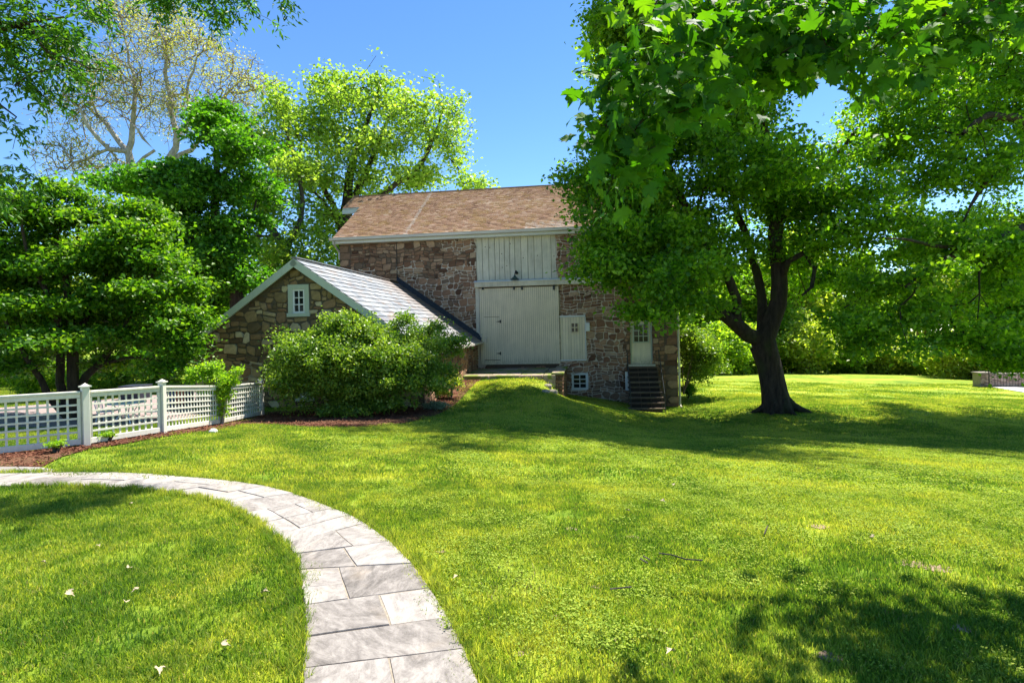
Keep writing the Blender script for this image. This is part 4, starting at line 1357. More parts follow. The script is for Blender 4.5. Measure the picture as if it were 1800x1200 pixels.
def catmull(P, rad, step):
    P = [np.array(p, float) for p in P]
    out, ro = [P[0]], [rad[0]]
    for i in range(len(P) - 1):
        p0 = P[i - 1] if i else 2 * P[0] - P[1]
        p1, p2 = P[i], P[i + 1]
        p3 = P[i + 2] if i + 2 < len(P) else 2 * P[-1] - P[-2]
        m = max(1, int(np.linalg.norm(p2 - p1) / step))
        for j in range(1, m + 1):
            t = j / m
            out.append(.5 * ((2 * p1) + (-p0 + p2) * t + (2 * p0 - 5 * p1 + 4 * p2 - p3) * t * t + (-p0 + 3 * p1 - 3 * p2 + p3) * t ** 3))
            ro.append(rad[i] + (rad[i + 1] - rad[i]) * t)
    return out, ro

def grow(limbs, tips, step=.45, r0=.008, power=2.1, zmin=None, seed=0, kink=.06, allow_r=9):
    """limbs: [(points, radii)], the first is the trunk, each later one starts at the existing node nearest its first point.
    tips are joined one by one to the nearest branch; radii follow from how many tips a branch carries."""
    g = np.random.default_rng(seed)
    cap = len(tips) * 14 + 3000
    pos = np.zeros((cap, 3)); par = np.full(cap, -1); mr = np.zeros(cap); di = np.zeros((cap, 3)); ok = np.ones(cap, bool)
    n = 0
    for li, (P, rad) in enumerate(limbs):
        Q, ro = catmull(P, rad, step)
        if n:
            j = int(np.argmin(((pos[:n] - Q[0]) ** 2).sum(1)))
            last, s0 = j, 1
        else:
            last, s0 = -1, 0
        for k in range(s0, len(Q)):
            q = Q[k] + (g.normal(size=3) * kink * step if li or k > 3 else 0)
            pos[n] = q; par[n] = last; mr[n] = ro[k]
            dd = q - pos[last] if last >= 0 else np.array([0, 0, 1.0])
            di[n] = dd / (np.linalg.norm(dd) + 1e-9)
            ok[n] = ro[k] < allow_r
            last = n; n += 1
    if zmin is not None: ok[:n] &= pos[:n, 2] > zmin
    tips = np.asarray(tips, float)
    allowed = pos[:n][ok[:n]]
    d0 = np.sqrt(((tips[:, None, :] - allowed[None]) ** 2).sum(-1)).min(1)
    tips = tips[np.argsort(d0)]
    ends = []
    for t in tips:
        v = t - pos[:n]
        d = np.sqrt((v * v).sum(1)) + 1e-6
        c = (v * di[:n]).sum(1) / d
        cost = d * (1 + .55 * (1 - c)) + np.where(ok[:n], 0, 1e6)
        j = int(np.argmin(cost))
        L = d[j]
        m = max(1, int(round(L / step)))
        p0 = pos[j]; c1 = p0 + (di[j] * .5 + v[j] / L * .5) * L * .5 + np.array([0, 0, .04 * L])
        last = j
        for k in range(1, m + 1):
            s = k / m
            q = (1 - s) ** 2 * p0 + 2 * s * (1 - s) * c1 + s * s * t
            if k < m: q = q + g.normal(size=3) * kink * step
            pos[n] = q; par[n] = last
            dd = q - pos[last]; di[n] = dd / (np.linalg.norm(dd) + 1e-9)
            last = n; n += 1
        ends.append(last)
    pos, par, mr, di = pos[:n], par[:n], mr[:n], di[:n]
    acc = np.zeros(n); nchild = np.zeros(n, int)
    for i in range(n):
        if par[i] >= 0: nchild[par[i]] += 1
    acc[nchild == 0] = r0 ** power
    for i in range(n - 1, -1, -1):
        acc[i] = max(acc[i], mr[i] ** power * (.9 if mr[i] else 0))
        if par[i] >= 0: acc[par[i]] += acc[i]
    rad = acc ** (1 / power)
    # a trunk given by hand keeps its own radius
    rad = np.where(mr > 0, np.minimum(rad, mr * 1.08), rad)
    for i in range(n):
        if par[i] >= 0: rad[i] = min(rad[i], rad[par[i]])
    return pos, par, rad, di, np.array(ends)

def tubes(name, pos, par, rad, di, sel, k, mat, parent, origin, flare=None, smooth=True):
    n = len(pos)
    big = {}
    for i in range(n):
        p = par[i]
        if p >= 0 and (p not in big or rad[i] > rad[big[p]]): big[p] = i
    ref = np.tile(np.array([.31, .17, .93]), (n, 1))
    A = np.cross(di, ref)
    bad = np.linalg.norm(A, axis=1) < .2
    A[bad] = np.cross(di[bad], np.array([1.0, 0, 0]))
    A /= np.linalg.norm(A, axis=1, keepdims=True) + 1e-9
    B = np.cross(di, A)
    # carry the frame along so that tubes do not twist
    for i in range(n):
        p = par[i]
        if p >= 0 and big.get(p) == i:
            a = A[p] - di[i] * A[p].dot(di[i])
            l = np.linalg.norm(a)
            if l > .1:
                A[i] = a / l; B[i] = np.cross(di[i], A[i])
    th = np.arange(k) * 2 * np.pi / k
    cs_, sn_ = np.cos(th), np.sin(th)
    seg = [i for i in range(n) if par[i] >= 0 and sel[i]]
    if not seg: return None
    seg = np.array(seg); p = par[seg]
    cont = np.array([big[a] == b for a, b in zip(p, seg)])
    r1 = rad[seg]; rp = np.where(cont, np.minimum(rad[p], r1 * 1.6), r1)
    Ap, Bp = np.where(cont[:, None], A[p], A[seg]), np.where(cont[:, None], B[p], B[seg])
    def rg(c, r, a, b):
        return c[:, None, :] + r[:, None, None] * (a[:, None, :] * cs_[None, :, None] + b[:, None, :] * sn_[None, :, None])
    R0 = rg(pos[p], rp, Ap, Bp); R1 = rg(pos[seg] + di[seg] * (r1 * .15)[:, None], r1, A[seg], B[seg])
    V = np.concatenate([R0, R1], 1).reshape(-1, 3)
    base = (np.arange(len(seg)) * 2 * k)[:, None]
    j = np.arange(k); jn = (j + 1) % k
    F = np.stack([base + j, base + jn, base + k + jn, base + k + j], -1).reshape(-1, 4)
    return mesh_np(name, V, F, mat, parent, smooth=smooth, origin=origin)

def trunk_mesh(name, pts, radii, mat, parent, origin, k=28, roots=None, seed=0, bump=.06, groove=.08):
    """one continuous trunk surface with flare and fluting"""
    g = np.random.default_rng(seed)
    Q, ro = catmull([np.array(p) for p in pts], radii, .12)
    Q = np.array(Q); ro = np.array(ro)
    n = len(Q)
    d = np.gradient(Q, axis=0); d /= np.linalg.norm(d, axis=1, keepdims=True)
    th = np.arange(k) * 2 * np.pi / k
    ph = g.uniform(0, 6.28, 6)
    V = []
    a = np.array([1.0, 0, 0])
    z0 = Q[0, 2]
    for i in range(n):
        a = a - d[i] * a.dot(d[i]); a /= np.linalg.norm(a); b = np.cross(d[i], a)
        h = Q[i, 2] - z0
        fl = math.exp(-max(h, 0) / .55)
        f = 1 + groove * (np.sin(3 * th + ph[0] + h * .3) * .6 + np.sin(5 * th + ph[1] - h * .5) * .5) + bump * np.sin(9 * th + ph[2] + 2.3 * h) * .4
        f = f + fl * (.12 + .26 * np.maximum(0, np.sin(5 * th + ph[3])) ** 2 + .16 * np.maximum(0, np.sin(3 * th + ph[4])))
        f = f + g.normal(size=k) * .012
        V.append(Q[i] + (ro[i] * f)[:, None] * (np.cos(th)[:, None] * a + np.sin(th)[:, None] * b))
    V = np.concatenate(V)
    base = (np.arange(n - 1) * k)[:, None]; j = np.arange(k); jn = (j + 1) % k
    F = np.stack([base + j, base + jn, base + k + jn, base + k + j], -1).reshape(-1, 4)
    return mesh_np(name, V, F, mat, parent, smooth=True, origin=origin)

def blobs_pts(blobs, n, seed=0, shell=.55, sub_n=8):
    """blobs in photo terms: (x, y, depth, rx px, ry px, depth radius m)"""
    g = np.random.default_rng(seed)
    w = np.array([b[3] * b[4] * (b[2] ** 1.5) for b in blobs], float) ** .85
    c = g.choice(len(blobs), n, p=w / w.sum())
    P = []
    sub = []
    for b in blobs:
        q = []
        for _ in range(sub_n):
            v = g.normal(size=3); v /= np.linalg.norm(v)
            q.append((v * g.uniform(.25, .86), g.uniform(.26, .48)))
        sub.append(q)
    for i in c:
        x, y, Y, rx, ry, rd = blobs[i][:6]
        v = g.normal(size=3); v /= np.linalg.norm(v)
        r = g.uniform(0, 1) ** (shell)
        o, k = sub[i][g.integers(sub_n)]
        v = o + v * r * k if sub_n > 1 else v * r
        if g.uniform() < .10: v = v * g.uniform(1.1, 1.4)
        ctr = px(x, y, Y)
        P.append(np.array(ctr) + np.array([v[0] * rx * Y / FOC, v[1] * rd, v[2] * ry * Y / FOC]))
    return np.array(P)

def lumpy(pts, n, sig, seed):
    g = np.random.default_rng(seed)
    m = np.repeat(np.asarray(pts), n, 0)
    return m + g.normal(size=m.shape) * np.array(sig)

def tree(name, label, cat, base, limbs, blobs, ntips, leafs, lsize, leafmat, barkmat, step=.5, sig=(.34, .34, .2), shape='kite', seed=1, r0=.008, zmin=None,
         shell=.55, kthick=8, kthin=3, rthick=.035, trunk=None, group=None, power=2.1, up=.75, droop=.25, extra=None, kink=.06, along=True, crown='crown', twig=None, sub_n=12):
    rt = root(name, label, cat, base, 0, group)
    tips = blobs_pts(blobs, ntips, seed, shell, sub_n)
    if extra is not None: tips = np.r_[tips, extra]
    gz = tz(tips[:, 0], tips[:, 1]) + .15
    tips[:, 2] = np.maximum(tips[:, 2], gz)
    pos, par, rad, di, ends = grow(limbs, tips, step, r0, power, zmin, seed, kink)
    if trunk: trunk_mesh('trunk', trunk[0], trunk[1], barkmat, rt, base, seed=seed)
    if trunk:
        th_ = rad > rthick
        tubes('limbs', pos, par, rad, di, th_, 12, barkmat, rt, base)
    else:
        tubes('trunk', pos, par, rad, di, rad > rthick, kthick, barkmat, rt, base)
    tubes('branches', pos, par, rad, di, rad <= rthick, kthin, twig or barkmat, rt, base, smooth=False)
    src = pos[ends]
    if along:
        pr = par[ends]
        mid = .5 * (pos[ends] + pos[pr])
        src = np.r_[src, mid]
        leafs = max(1, leafs // 2)
    if leafs:
        L = lumpy(src, leafs, sig, seed + 5)
        gg = np.random.default_rng(seed + 77)
        ct = gg.beta(2.2, 2.2, len(src))
        o = leaf_mesh(crown, L, lsize, leafmat, rt, base, shape, up, droop, seed + 9, None, tone=np.repeat(ct, leafs))
    return rt

# ---- big maple beside the barn
TY = 21
tb = gp(1365, 722); tb = Vector(px(1365, 722, TY))
def Q(x, y, Y): return np.array(px(x, y, Y))
trunk_pts = [Q(1368, 735, TY), Q(1361, 690, TY), Q(1352, 645, TY), Q(1341, 608, TY)]
trunk_r = [.50, .44, .40, .46]
limbs = [([Q(1361, 690, TY), Q(1352, 645, TY), Q(1341, 600, TY)], [.42, .40, .45]),
         ([Q(1341, 600, TY), Q(1357, 560, TY - .1), Q(1370, 500, TY - .1), Q(1362, 430, TY - .2), Q(1366, 350, TY), Q(1345, 250, TY + .3), Q(1330, 120, TY + .5), Q(1330, 0, TY + .5)], [.42, .34, .30, .27, .22, .17, .11, .05]),
         ([Q(1338, 605, TY), Q(1340, 550, TY + .5), Q(1330, 480, TY + .8), Q(1300, 380, TY + 1.2), Q(1265, 250, TY + 1.5), Q(1230, 100, TY + 1.5)], [.25, .2, .17, .13, .1, .05]),
         ([Q(1333, 605, TY), Q(1295, 568, TY - .4), Q(1235, 530, TY - 1), Q(1190, 490, TY - 1.5), Q(1120, 430, TY - 2), Q(1060, 380, TY - 2.2)], [.28, .24, .2, .16, .10, .05]),
         ([Q(1370, 500, TY), Q(1385, 460, TY - .8), Q(1412, 446, TY - 1.2), Q(1432, 470, TY - 1.6), Q(1428, 505, TY - 1.9), Q(1410, 520, TY - 2)], [.13, .11, .10, .09, .07, .04]),
         ([Q(1295, 568, TY - .4), Q(1285, 500, TY - 1), Q(1220, 400, TY - 1), Q(1170, 280, TY - .6), Q(1110, 180, TY)], [.2, .17, .13, .09, .04]),
         ([Q(1366, 400, TY), Q(1420, 330, TY + .8), Q(1480, 260, TY + 1.2), Q(1530, 200, TY + 1.5)], [.16, .13, .09, .04])]
blobs = [(1120, 120, TY, 110, 130, 3.5), (1230, 60, TY + 1, 150, 120, 4), (1380, 60, TY + 1, 150, 120, 4), (1090, 250, TY - 1, 85, 110, 3), (1100, 400, TY - 1.5, 95, 90, 2.6), (1170, 480, TY - 2.5, 130, 60, 2.6),
         (1240, 330, TY - 1, 170, 120, 4.5), (1380, 330, TY - 1, 150, 110, 5), (1470, 380, TY - 1.5, 95, 110, 3.5), (1300, 450, TY + 1.5, 160, 70, 3), (1440, 480, TY + 1, 80, 50, 3),
         (1080, 470, TY - 2.5, 70, 50, 2), (1160, 550, TY - 3, 80, 26, 1.8), (1250, 200, TY, 170, 110, 4.5), (1030, 320, TY - 1, 45, 45, 1.5), (1060, 60, TY, 45, 60, 2), (1230, 530, TY - 2.4, 60, 30, 1.8),
         (1250, -120, TY, 200, 120, 5), (1530, 250, TY + 1, 70, 90, 3), (1200, -260, TY - 1, 160, 100, 5), (1400, -260, TY - 1, 160, 110, 5), (1300, 80, TY - 3, 200, 150, 3), (1100, 60, TY, 80, 120, 3), (1090, 330, TY - 1.5, 95, 60, 2), (1150, 380, TY - 2, 90, 60, 2), (1110, 290, TY - 1, 90, 60, 2.4), (1060, 420, TY - 2, 60, 50, 1.6), (1200, 430, TY - 2, 90, 50, 2)]
tree('maple_tree', 'big old maple with forked dark trunk standing beside the barn', 'tree', tb, limbs, blobs, 3100, 60, .155, M['leaf_maple'], M['bark_dark'],
     step=.5, sig=(.30, .30, .13), shape='kite', up=.5, sub_n=15, seed=21, zmin=1.5, trunk=(trunk_pts, trunk_r), r0=.009, shell=.42)

mt = [o for o in C.objects if o.name == 'maple_tree'][0]
for a_, l_, r_ in ((-.5, .9, .15), (.35, .6, .12), (-1.3, .7, .13), (-2.2, .6, .12), (3.0, .65, .13), (1.5, .6, .12)):
    c_, s_ = math.cos(a_), math.sin(a_)
    P_ = []
    for q_ in (0, .35, .6, .8, 1):
        x_, y_ = tb.x + c_ * (.28 + l_ * q_), tb.y + s_ * (.28 + l_ * q_) + .08 * math.sin(q_ * 5 + a_)
        P_.append((x_, y_, tzs(x_, y_) + .42 * (1 - q_) ** 2 + .02 - .1 * (q_ == 1)))
    mb = MB(); mb.tube(P_, [r_ * 1.3, r_, r_ * .8, r_ * .6, r_ * .3], 10); mb.build('root', M['bark_dark'], mt, smooth=True, origin=tb)

# ---- tree off the right side whose limbs reach into the picture
RY = 19.5
rb = Vector((21.6, RY, tzs(21.6, RY)))
RL = RY - .8
limbs = [([np.array(rb) + (0, 0, -.1), np.array(rb) + (0, 0, 3), np.array(rb) + (-.2, 0, 6), np.array(rb) + (0, .5, 10), np.array(rb) + (0, .5, 13)], [.5, .42, .36, .22, .1]),
         ([np.array(rb) + (-.1, 0, 4.2), Q(1880, 395, RL - .2), Q(1800, 403, RL - 1), Q(1735, 425, RL - 1.6), Q(1690, 440, RL - 2), Q(1640, 470, RL - 2.4), Q(1595, 505, RL - 2.7)], [.26, .2, .17, .14, .12, .09, .05]),
         ([np.array(rb) + (-.1, 0, 6.2), Q(1900, 205, RL), Q(1800, 214, RL - .6), Q(1735, 205, RL - 1), Q(1690, 235, RL - 1.2)], [.24, .2, .16, .12, .06]),
         ([np.array(rb) + (-.1, 0, 5.2), Q(1880, 250, RL), Q(1800, 262, RL), Q(1750, 290, RL - .4), Q(1720, 340, RL - .8), Q(1702, 365, RL - 1)], [.17, .14, .11, .09, .07, .04]),
         ([Q(1690, 440, RL - 2), Q(1620, 425, RL - 2.6), Q(1560, 418, RL - 3)], [.07, .05, .03]),
         ([Q(1735, 425, RL - 1.6), Q(1720, 480, RL - 2), Q(1715, 560, RL - 2.2)], [.05, .035, .02])]
blobs = [(1700, 330, RY - 1, 110, 90, 3), (1780, 200, RY, 100, 110, 3.5), (1650, 230, RY, 100, 80, 3), (1640, 430, RY - 2, 110, 70, 2.5), (1750, 470, RY - 2, 90, 80, 2.5), (1560, 500, RY - 2.6, 80, 60, 2),
         (1620, 570, RY - 2.6, 110, 55, 2), (1720, 600, RY - 2.4, 90, 45, 2), (1540, 600, RY - 3, 60, 50, 1.6), (1560, 400, RY - 2, 70, 60, 2), (1830, 560, RY - 1, 90, 90, 2.5), (1860, 350, RY, 100, 150, 3),
         (1800, 40, RY, 160, 110, 3.5), (1600, 120, RY, 110, 80, 3), (1480, 560, RY - 3, 36, 36, 1.2), (1770, 620, RY - 2, 60, 40, 1.5), (1950, 100, RY, 150, 200, 4), (1750, 120, RY + 3, 200, 150, 4), (1850, -80, RY, 200, 120, 5), (1700, 420, RY + 4, 120, 90, 3)]
tree('shade_tree', 'spreading leafy tree reaching in from the right with dark drooping limbs', 'tree', rb, limbs, blobs, 2100, 56, .14, M['leaf_right'], M['bark_dark'],
     step=.5, sig=(.30, .30, .12), shape='kite', up=.5, seed=33, zmin=1.8, r0=.008, shell=.45, kthick=9)

# ---- dark green tree behind the outbuilding
DY = 25
db = Vector(px(425, 640, DY)); db.z = tzs(db.x, db.y)
limbs = [([np.array(db) + (0, 0, -.2), Q(418, 560, DY), Q(408, 500, DY), Q(390, 460, DY), Q(381, 400, DY), Q(378, 340, DY), Q(380, 270, DY), Q(382, 215, DY)], [.36, .32, .28, .24, .2, .17, .11, .05]),
         ([Q(390, 460, DY), Q(350, 430, DY), Q(300, 400, DY - .5), Q(250, 380, DY - 1)], [.15, .12, .09, .04]),
         ([Q(381, 320, DY), Q(400, 300, DY + .3), Q(430, 265, DY + .6), Q(445, 240, DY + .7)], [.13, .1, .07, .04]),
         ([Q(380, 370, DY), Q(330, 340, DY), Q(280, 315, DY)], [.11, .08, .04]),
         ([Q(385, 420, DY), Q(430, 400, DY), Q(450, 350, DY)], [.1, .07, .04])]
blobs = [(385, 235, DY, 70, 42, 2.3), (440, 265, DY, 45, 45, 2), (330, 300, DY, 80, 40, 2.2), (265, 320, DY - .5, 70, 35, 1.8), (410, 330, DY, 70, 45, 2.4), (320, 380, DY - .5, 95, 50, 2.2),
         (420, 410, DY, 50, 45, 2), (360, 450, DY, 80, 50, 2.2), (430, 500, DY, 50, 40, 1.8), (370, 530, DY + 1, 70, 50, 2), (300, 470, DY, 70, 55, 2), (215, 330, DY, 40, 25, 1.4), (390, 195, DY, 35, 18, 1.2)]
tree('leaning_tree', 'dark green tree with crooked trunk rising behind the outbuilding roof', 'tree', db, limbs, blobs, 800, 66, .18, M['leaf_dark'], M['bark_dark'],
     step=.45, sig=(.30, .30, .12), seed=41, zmin=2.2, shell=.42)

# ---- layered multi-trunk tree behind the fence
LY = 14.2
lb = Vector(px(122, 739, LY)); lb.z = tzs(lb.x, lb.y)
limbs = [([Q(128, 745, LY), Q(128, 700, LY), Q(127, 640, LY), Q(124, 560, LY), Q(110, 480, LY), Q(95, 400, LY + .3)], [.15, .13, .12, .10, .07, .03]),
         ([Q(128, 742, LY), Q(108, 700, LY - .1), Q(106, 640, LY), Q(100, 560, LY - .4), Q(60, 470, LY - .6), Q(40, 400, LY - .8)], [.12, .10, .10, .08, .05, .03]),
         ([Q(128, 742, LY), Q(95, 710, LY - .3), Q(72, 665, LY - .6), Q(40, 620, LY - .9), Q(5, 560, LY - 1)], [.10, .09, .07, .06, .03]),
         ([Q(128, 742, LY), Q(150, 660, LY + .2), Q(175, 640, LY + .4), Q(215, 580, LY + .5), Q(260, 500, LY + .4), Q(280, 430, LY + .4)], [.11, .10, .09, .07, .05, .03]),
         ([Q(175, 640, LY + .4), Q(240, 628, LY + .2), Q(300, 640, LY)], [.05, .04, .02]),
         ([Q(126, 600, LY), Q(180, 500, LY + .6), Q(220, 420, LY + .8), Q(210, 360, LY + .8)], [.08, .06, .04, .02])]
blobs = [(30, 400, LY, 80, 35, 1.8), (120, 370, LY + .3, 90, 28, 1.6), (210, 380, LY + .5, 70, 30, 1.4), (60, 460, LY - .4, 110, 34, 2), (180, 450, LY, 110, 30, 1.9), (270, 450, LY + .3, 60, 35, 1.3),
         (100, 530, LY - .4, 150, 34, 2.1), (240, 520, LY, 90, 26, 1.6), (300, 560, LY + .2, 50, 30, 1.2), (60, 600, LY - .6, 110, 32, 1.7), (200, 590, LY - .2, 110, 24, 1.7), (310, 610, LY, 50, 22, 1.1),
         (290, 650, LY - .2, 50, 18, .9), (-40, 520, LY - .5, 90, 140, 2), (0, 640, LY - 1, 60, 20, 1), (330, 590, LY, 24, 14, .6)]
tree('layered_tree', 'multi-stemmed layered tree with bright feathery foliage behind the lattice fence', 'tree', lb, limbs, blobs + [(150, 480, LY + .8, 150, 110, 1.4), (60, 380, LY, 110, 40, 1.5), (250, 420, LY + .4, 70, 50, 1.2), (-20, 440, LY, 80, 80, 1.6), (-20, 350, LY, 60, 30, 1.2), (40, 630, LY + 1.5, 90, 26, .9), (215, 640, LY + .8, 60, 18, .7), (150, 570, LY + 1.4, 160, 50, 1.0), (340, 560, LY + .2, 26, 26, .7), (320, 500, LY + .4, 30, 40, .8), (120, 335, LY + .2, 60, 16, 1), (260, 395, LY + .6, 40, 24, .9)], 2300, 44, .105, M['leaf_left'], M['bark_dark'],
     step=.32, sig=(.22, .22, .085), sub_n=9, seed=57, zmin=1.0, shell=.5, r0=.005, shape='kite', up=.75, rthick=.025)

# ---- bright spring tree behind the barn, and its lighter neighbour
SY = 37
sb = Vector(px(608, 640, SY)); sb.z = tzs(sb.x, sb.y)
limbs = [([np.array(sb) + (0, 0, -.2), Q(606, 520, SY), Q(604, 430, SY), Q(606, 360, SY), Q(625, 270, SY), Q(650, 200, SY), Q(670, 140, SY)], [.6, .52, .45, .34, .24, .14, .05]),
         ([Q(605, 390, SY), Q(640, 310, SY), Q(670, 240, SY + 1), Q(700, 170, SY + 1)], [.28, .2, .13, .05]),
         ([Q(606, 410, SY), Q(660, 350, SY), Q(720, 310, SY), Q(745, 280, SY), Q(770, 220, SY), Q(785, 170, SY)], [.28, .22, .18, .15, .1, .04]),
         ([Q(604, 400, SY), Q(575, 340, SY), Q(550, 300, SY), Q(500, 250, SY - 1)], [.22, .17, .12, .05]),
         ([Q(606, 430, SY), Q(580, 370, SY - 1), Q(510, 300, SY - 1.5)], [.15, .11, .05])]
blobs = [(660, 165, SY, 90, 42, 4), (600, 210, SY, 80, 60, 4), (720, 220, SY, 80, 60, 4), (780, 210, SY, 50, 62, 3.2), (800, 270, SY, 30, 30, 2.5), (660, 280, SY, 110, 60, 4.5), (570, 310, SY, 80, 60, 4), (740, 310, SY, 80, 28, 3),
         (830, 322, SY, 36, 9, 1.5), (540, 230, SY, 50, 50, 3), (560, 400, SY - 1, 55, 60, 3.5), (640, 330, SY, 60, 30, 3)]
tree('spring_tree', 'tall tree with fresh yellow-green leaves behind the left end of the barn', 'tree', sb, limbs, blobs + [(840, 330, SY, 40, 16, 2), (590, 160, SY, 50, 30, 3)], 1600, 15, .24, M['leaf_spring'], M['bark_dark'],
     step=.8, sig=(.34, .34, .26), sub_n=34, seed=63, zmin=4.5, shell=.5, r0=.013, rthick=.06, kthin=3)
SY = 33
sb = Vector(px(515, 640, SY)); sb.z = tzs(sb.x, sb.y)
limbs = [([np.array(sb) + (0, 0, -.2), Q(520, 500, SY), Q(500, 440, SY), Q(470, 395, SY), Q(440, 335, SY), Q(420, 290, SY), Q(405, 240, SY)], [.34, .3, .26, .2, .14, .09, .04]),
         ([Q(500, 440, SY), Q(530, 380, SY), Q(525, 300, SY), Q(500, 220, SY), Q(495, 160, SY)], [.2, .15, .12, .08, .04]),
         ([Q(490, 425, SY), Q(450, 415, SY), Q(400, 430, SY)], [.12, .09, .04])]
blobs = [(500, 190, SY, 36, 60, 2.4), (470, 260, SY, 50, 60, 3), (520, 300, SY, 60, 60, 3), (470, 360, SY, 60, 50, 3), (440, 430, SY, 55, 50, 3), (520, 430, SY, 60, 50, 3), (480, 480, SY, 80, 40, 3), (430, 340, SY, 40, 40, 2), (560, 460, SY, 40, 40, 2.5), (400, 500, SY + 2, 60, 40, 2)]
tree('young_tree', 'thin open tree with pale spring leaves between the outbuilding and the barn', 'tree', sb, limbs, blobs, 1000, 16, .22, M['leaf_spring'], M['bark_mid'],
     step=.7, sig=(.34, .34, .24), sub_n=30, seed=71, zmin=3.5, shell=.6, r0=.010, rthick=.05)

# ---- pale sycamore, hardly in leaf
YY = 46
yb = Vector(px(262, 660, YY)); yb.z = tzs(yb.x, yb.y)
limbs = [([np.array(yb) + (0, 0, -.3), Q(262, 480, YY), Q(250, 380, YY), Q(235, 300, YY), Q(222, 265, YY), Q(230, 215, YY), Q(236, 160, YY), Q(225, 90, YY), Q(215, 30, YY)], [.5, .42, .36, .3, .24, .18, .13, .08, .04]),
         ([Q(226, 280, YY), Q(190, 262, YY - 1), Q(160, 225, YY - 1.5), Q(140, 190, YY - 2), Q(105, 160, YY - 2.5)], [.22, .18, .15, .1, .05]),
         ([Q(226, 275, YY), Q(200, 235, YY + .5), Q(170, 200, YY + 1), Q(150, 150, YY + 1)], [.22, .18, .12, .05]),
         ([Q(235, 300, YY), Q(265, 262, YY - 1), Q(240, 225, YY - 1), Q(210, 200, YY)], [.14, .12, .09, .04]),
         ([Q(250, 380, YY), Q(290, 300, YY), Q(310, 240, YY), Q(295, 170, YY), Q(290, 90, YY), Q(280, 30, YY)], [.3, .26, .22, .16, .1, .04]),
         ([Q(310, 240, YY), Q(335, 210, YY + 1), Q(330, 140, YY + 1), Q(370, 70, YY + 1)], [.18, .14, .09, .04]),
         ([Q(290, 300, YY), Q(360, 230, YY + 1), Q(400, 160, YY + 1), Q(440, 120, YY + 1)], [.2, .15, .09, .04]),
         ([Q(190, 262, YY - 1), Q(150, 280, YY - 1), Q(110, 300, YY - 1.5), Q(80, 310, YY - 2)], [.12, .09, .06, .03]),
         ([Q(262, 480, YY), Q(350, 470, YY - 3), Q(420, 440, YY - 5), Q(455, 415, YY - 6), Q(462, 390, YY - 6)], [.34, .3, .26, .2, .12])]
blobs = [(240, 50, YY, 90, 45, 4.5), (330, 90, YY, 95, 55, 4.5), (420, 140, YY, 65, 50, 4), (150, 110, YY, 65, 60, 4), (130, 200, YY, 60, 60, 4), (230, 150, YY, 110, 70, 5), (320, 190, YY, 110, 60, 5), (110, 270, YY, 50, 50, 3.5),
         (180, 290, YY, 60, 40, 3), (430, 220, YY, 50, 40, 3), (210, 10, YY, 60, 30, 3), (300, 30, YY, 60, 30, 3), (470, 150, YY, 30, 25, 2)]
tree('sycamore_tree', 'tall pale-barked sycamore with bare white limbs and sparse buds against the sky', 'tree', yb, limbs, blobs, 6500, 4, .14, M['leaf_syc'], M['bark_pale'],
     step=.9, twig=M['bark_twig'], sig=(.25, .25, .25), seed=83, zmin=7, shell=.6, sub_n=40, r0=.019, rthick=.07, kthin=3, power=2.35, kink=.13)

# ---- shrubs
def shrub(name, label, base, blobs, ntips, leafs, size, mat, sig, seed, nst=7, bark='bark_tan', cat='shrub', shape='kite', group=None, shell=.33, r0=.004, up=.55, h=.5, step=.25):
    g = random.Random(seed)
    base = Vector(base)
    limbs = [([np.array(base) + (0, 0, -.05), np.array(base) + (0, 0, .12)], [.03, .03])]
    b0 = [np.array(px(b[0], b[1], b[2])) for b in blobs]
    for k in range(nst):
        t = b0[k % len(b0)]
        p0 = np.array(base) + (g.uniform(-.25, .25), g.uniform(-.2, .2), -.03)
        e = t * .75 + np.array(base) * .25
        limbs.append(([np.array(base) + (0, 0, .0), p0 * .5 + e * .5 + (0, 0, h * .3), e], [.03, .022, .012]))
    return tree(name, label, cat, base, limbs, blobs, ntips, leafs, size, mat, M[bark], step=step, sig=sig, seed=seed, shape=shape, shell=shell, r0=r0, rthick=.012, kthick=5, kthin=3, group=group, up=up, sub_n=22)

b = gp(615, 733)
shrub('large_shrub', 'huge rounded shrub with glossy yellow-green leaves before the outbuilding', Vector(px(640, 729, 15.2)),
      [(545, 620, 15.2, 75, 55, .9), (600, 590, 15.4, 90, 35, .9), (680, 605, 15.4, 90, 45, 1.0), (740, 600, 16, 60, 30, .9), (560, 680, 14.9, 90, 32, .9), (660, 680, 14.9, 110, 34, 1.0), (500, 660, 15.1, 50, 40, .7),
       (750, 655, 15.8, 60, 40, .8), (790, 615, 16.8, 36, 18, .5), (600, 560, 15.4, 40, 14, .6), (712, 560, 15.8, 26, 14, .5), (560, 635, 14.6, 90, 50, .7), (660, 640, 14.6, 100, 45, .7), (765, 580, 16.2, 20, 20, .4), (620, 715, 14.9, 120, 14, .8), (806, 598, 16.6, 22, 16, .35), (640, 640, 15, 150, 70, .9)],
      1900, 50, .072, M['leaf_bush'], (.10, .10, .07), 91, 14, shape='kite')
shrub('garden_shrub', 'leaning leafy shrub with reddish stems at the right end of the barn', Vector(px(1201, 690, 26.2)),
      [(1222, 600, 27, 34, 34, 1.2), (1232, 635, 27, 38, 28, 1.2), (1205, 600, 27.5, 20, 40, 1), (1245, 620, 27, 24, 24, .9), (1215, 655, 27, 24, 16, .9)], 420, 36, .11, M['leaf_bush'], (.18, .18, .14), 93, 6, up=.4)
shrub('boxwood', 'small dark rounded boxwood under the leaning shrub by the barn corner', Vector(px(1209, 698, 26.6)),
      [(1209, 684, 26.6, 15, 13, .4)], 160, 40, .05, M['leaf_dark'], (.07, .07, .06), 95, 3, cat='shrub', bark='bark_dark')
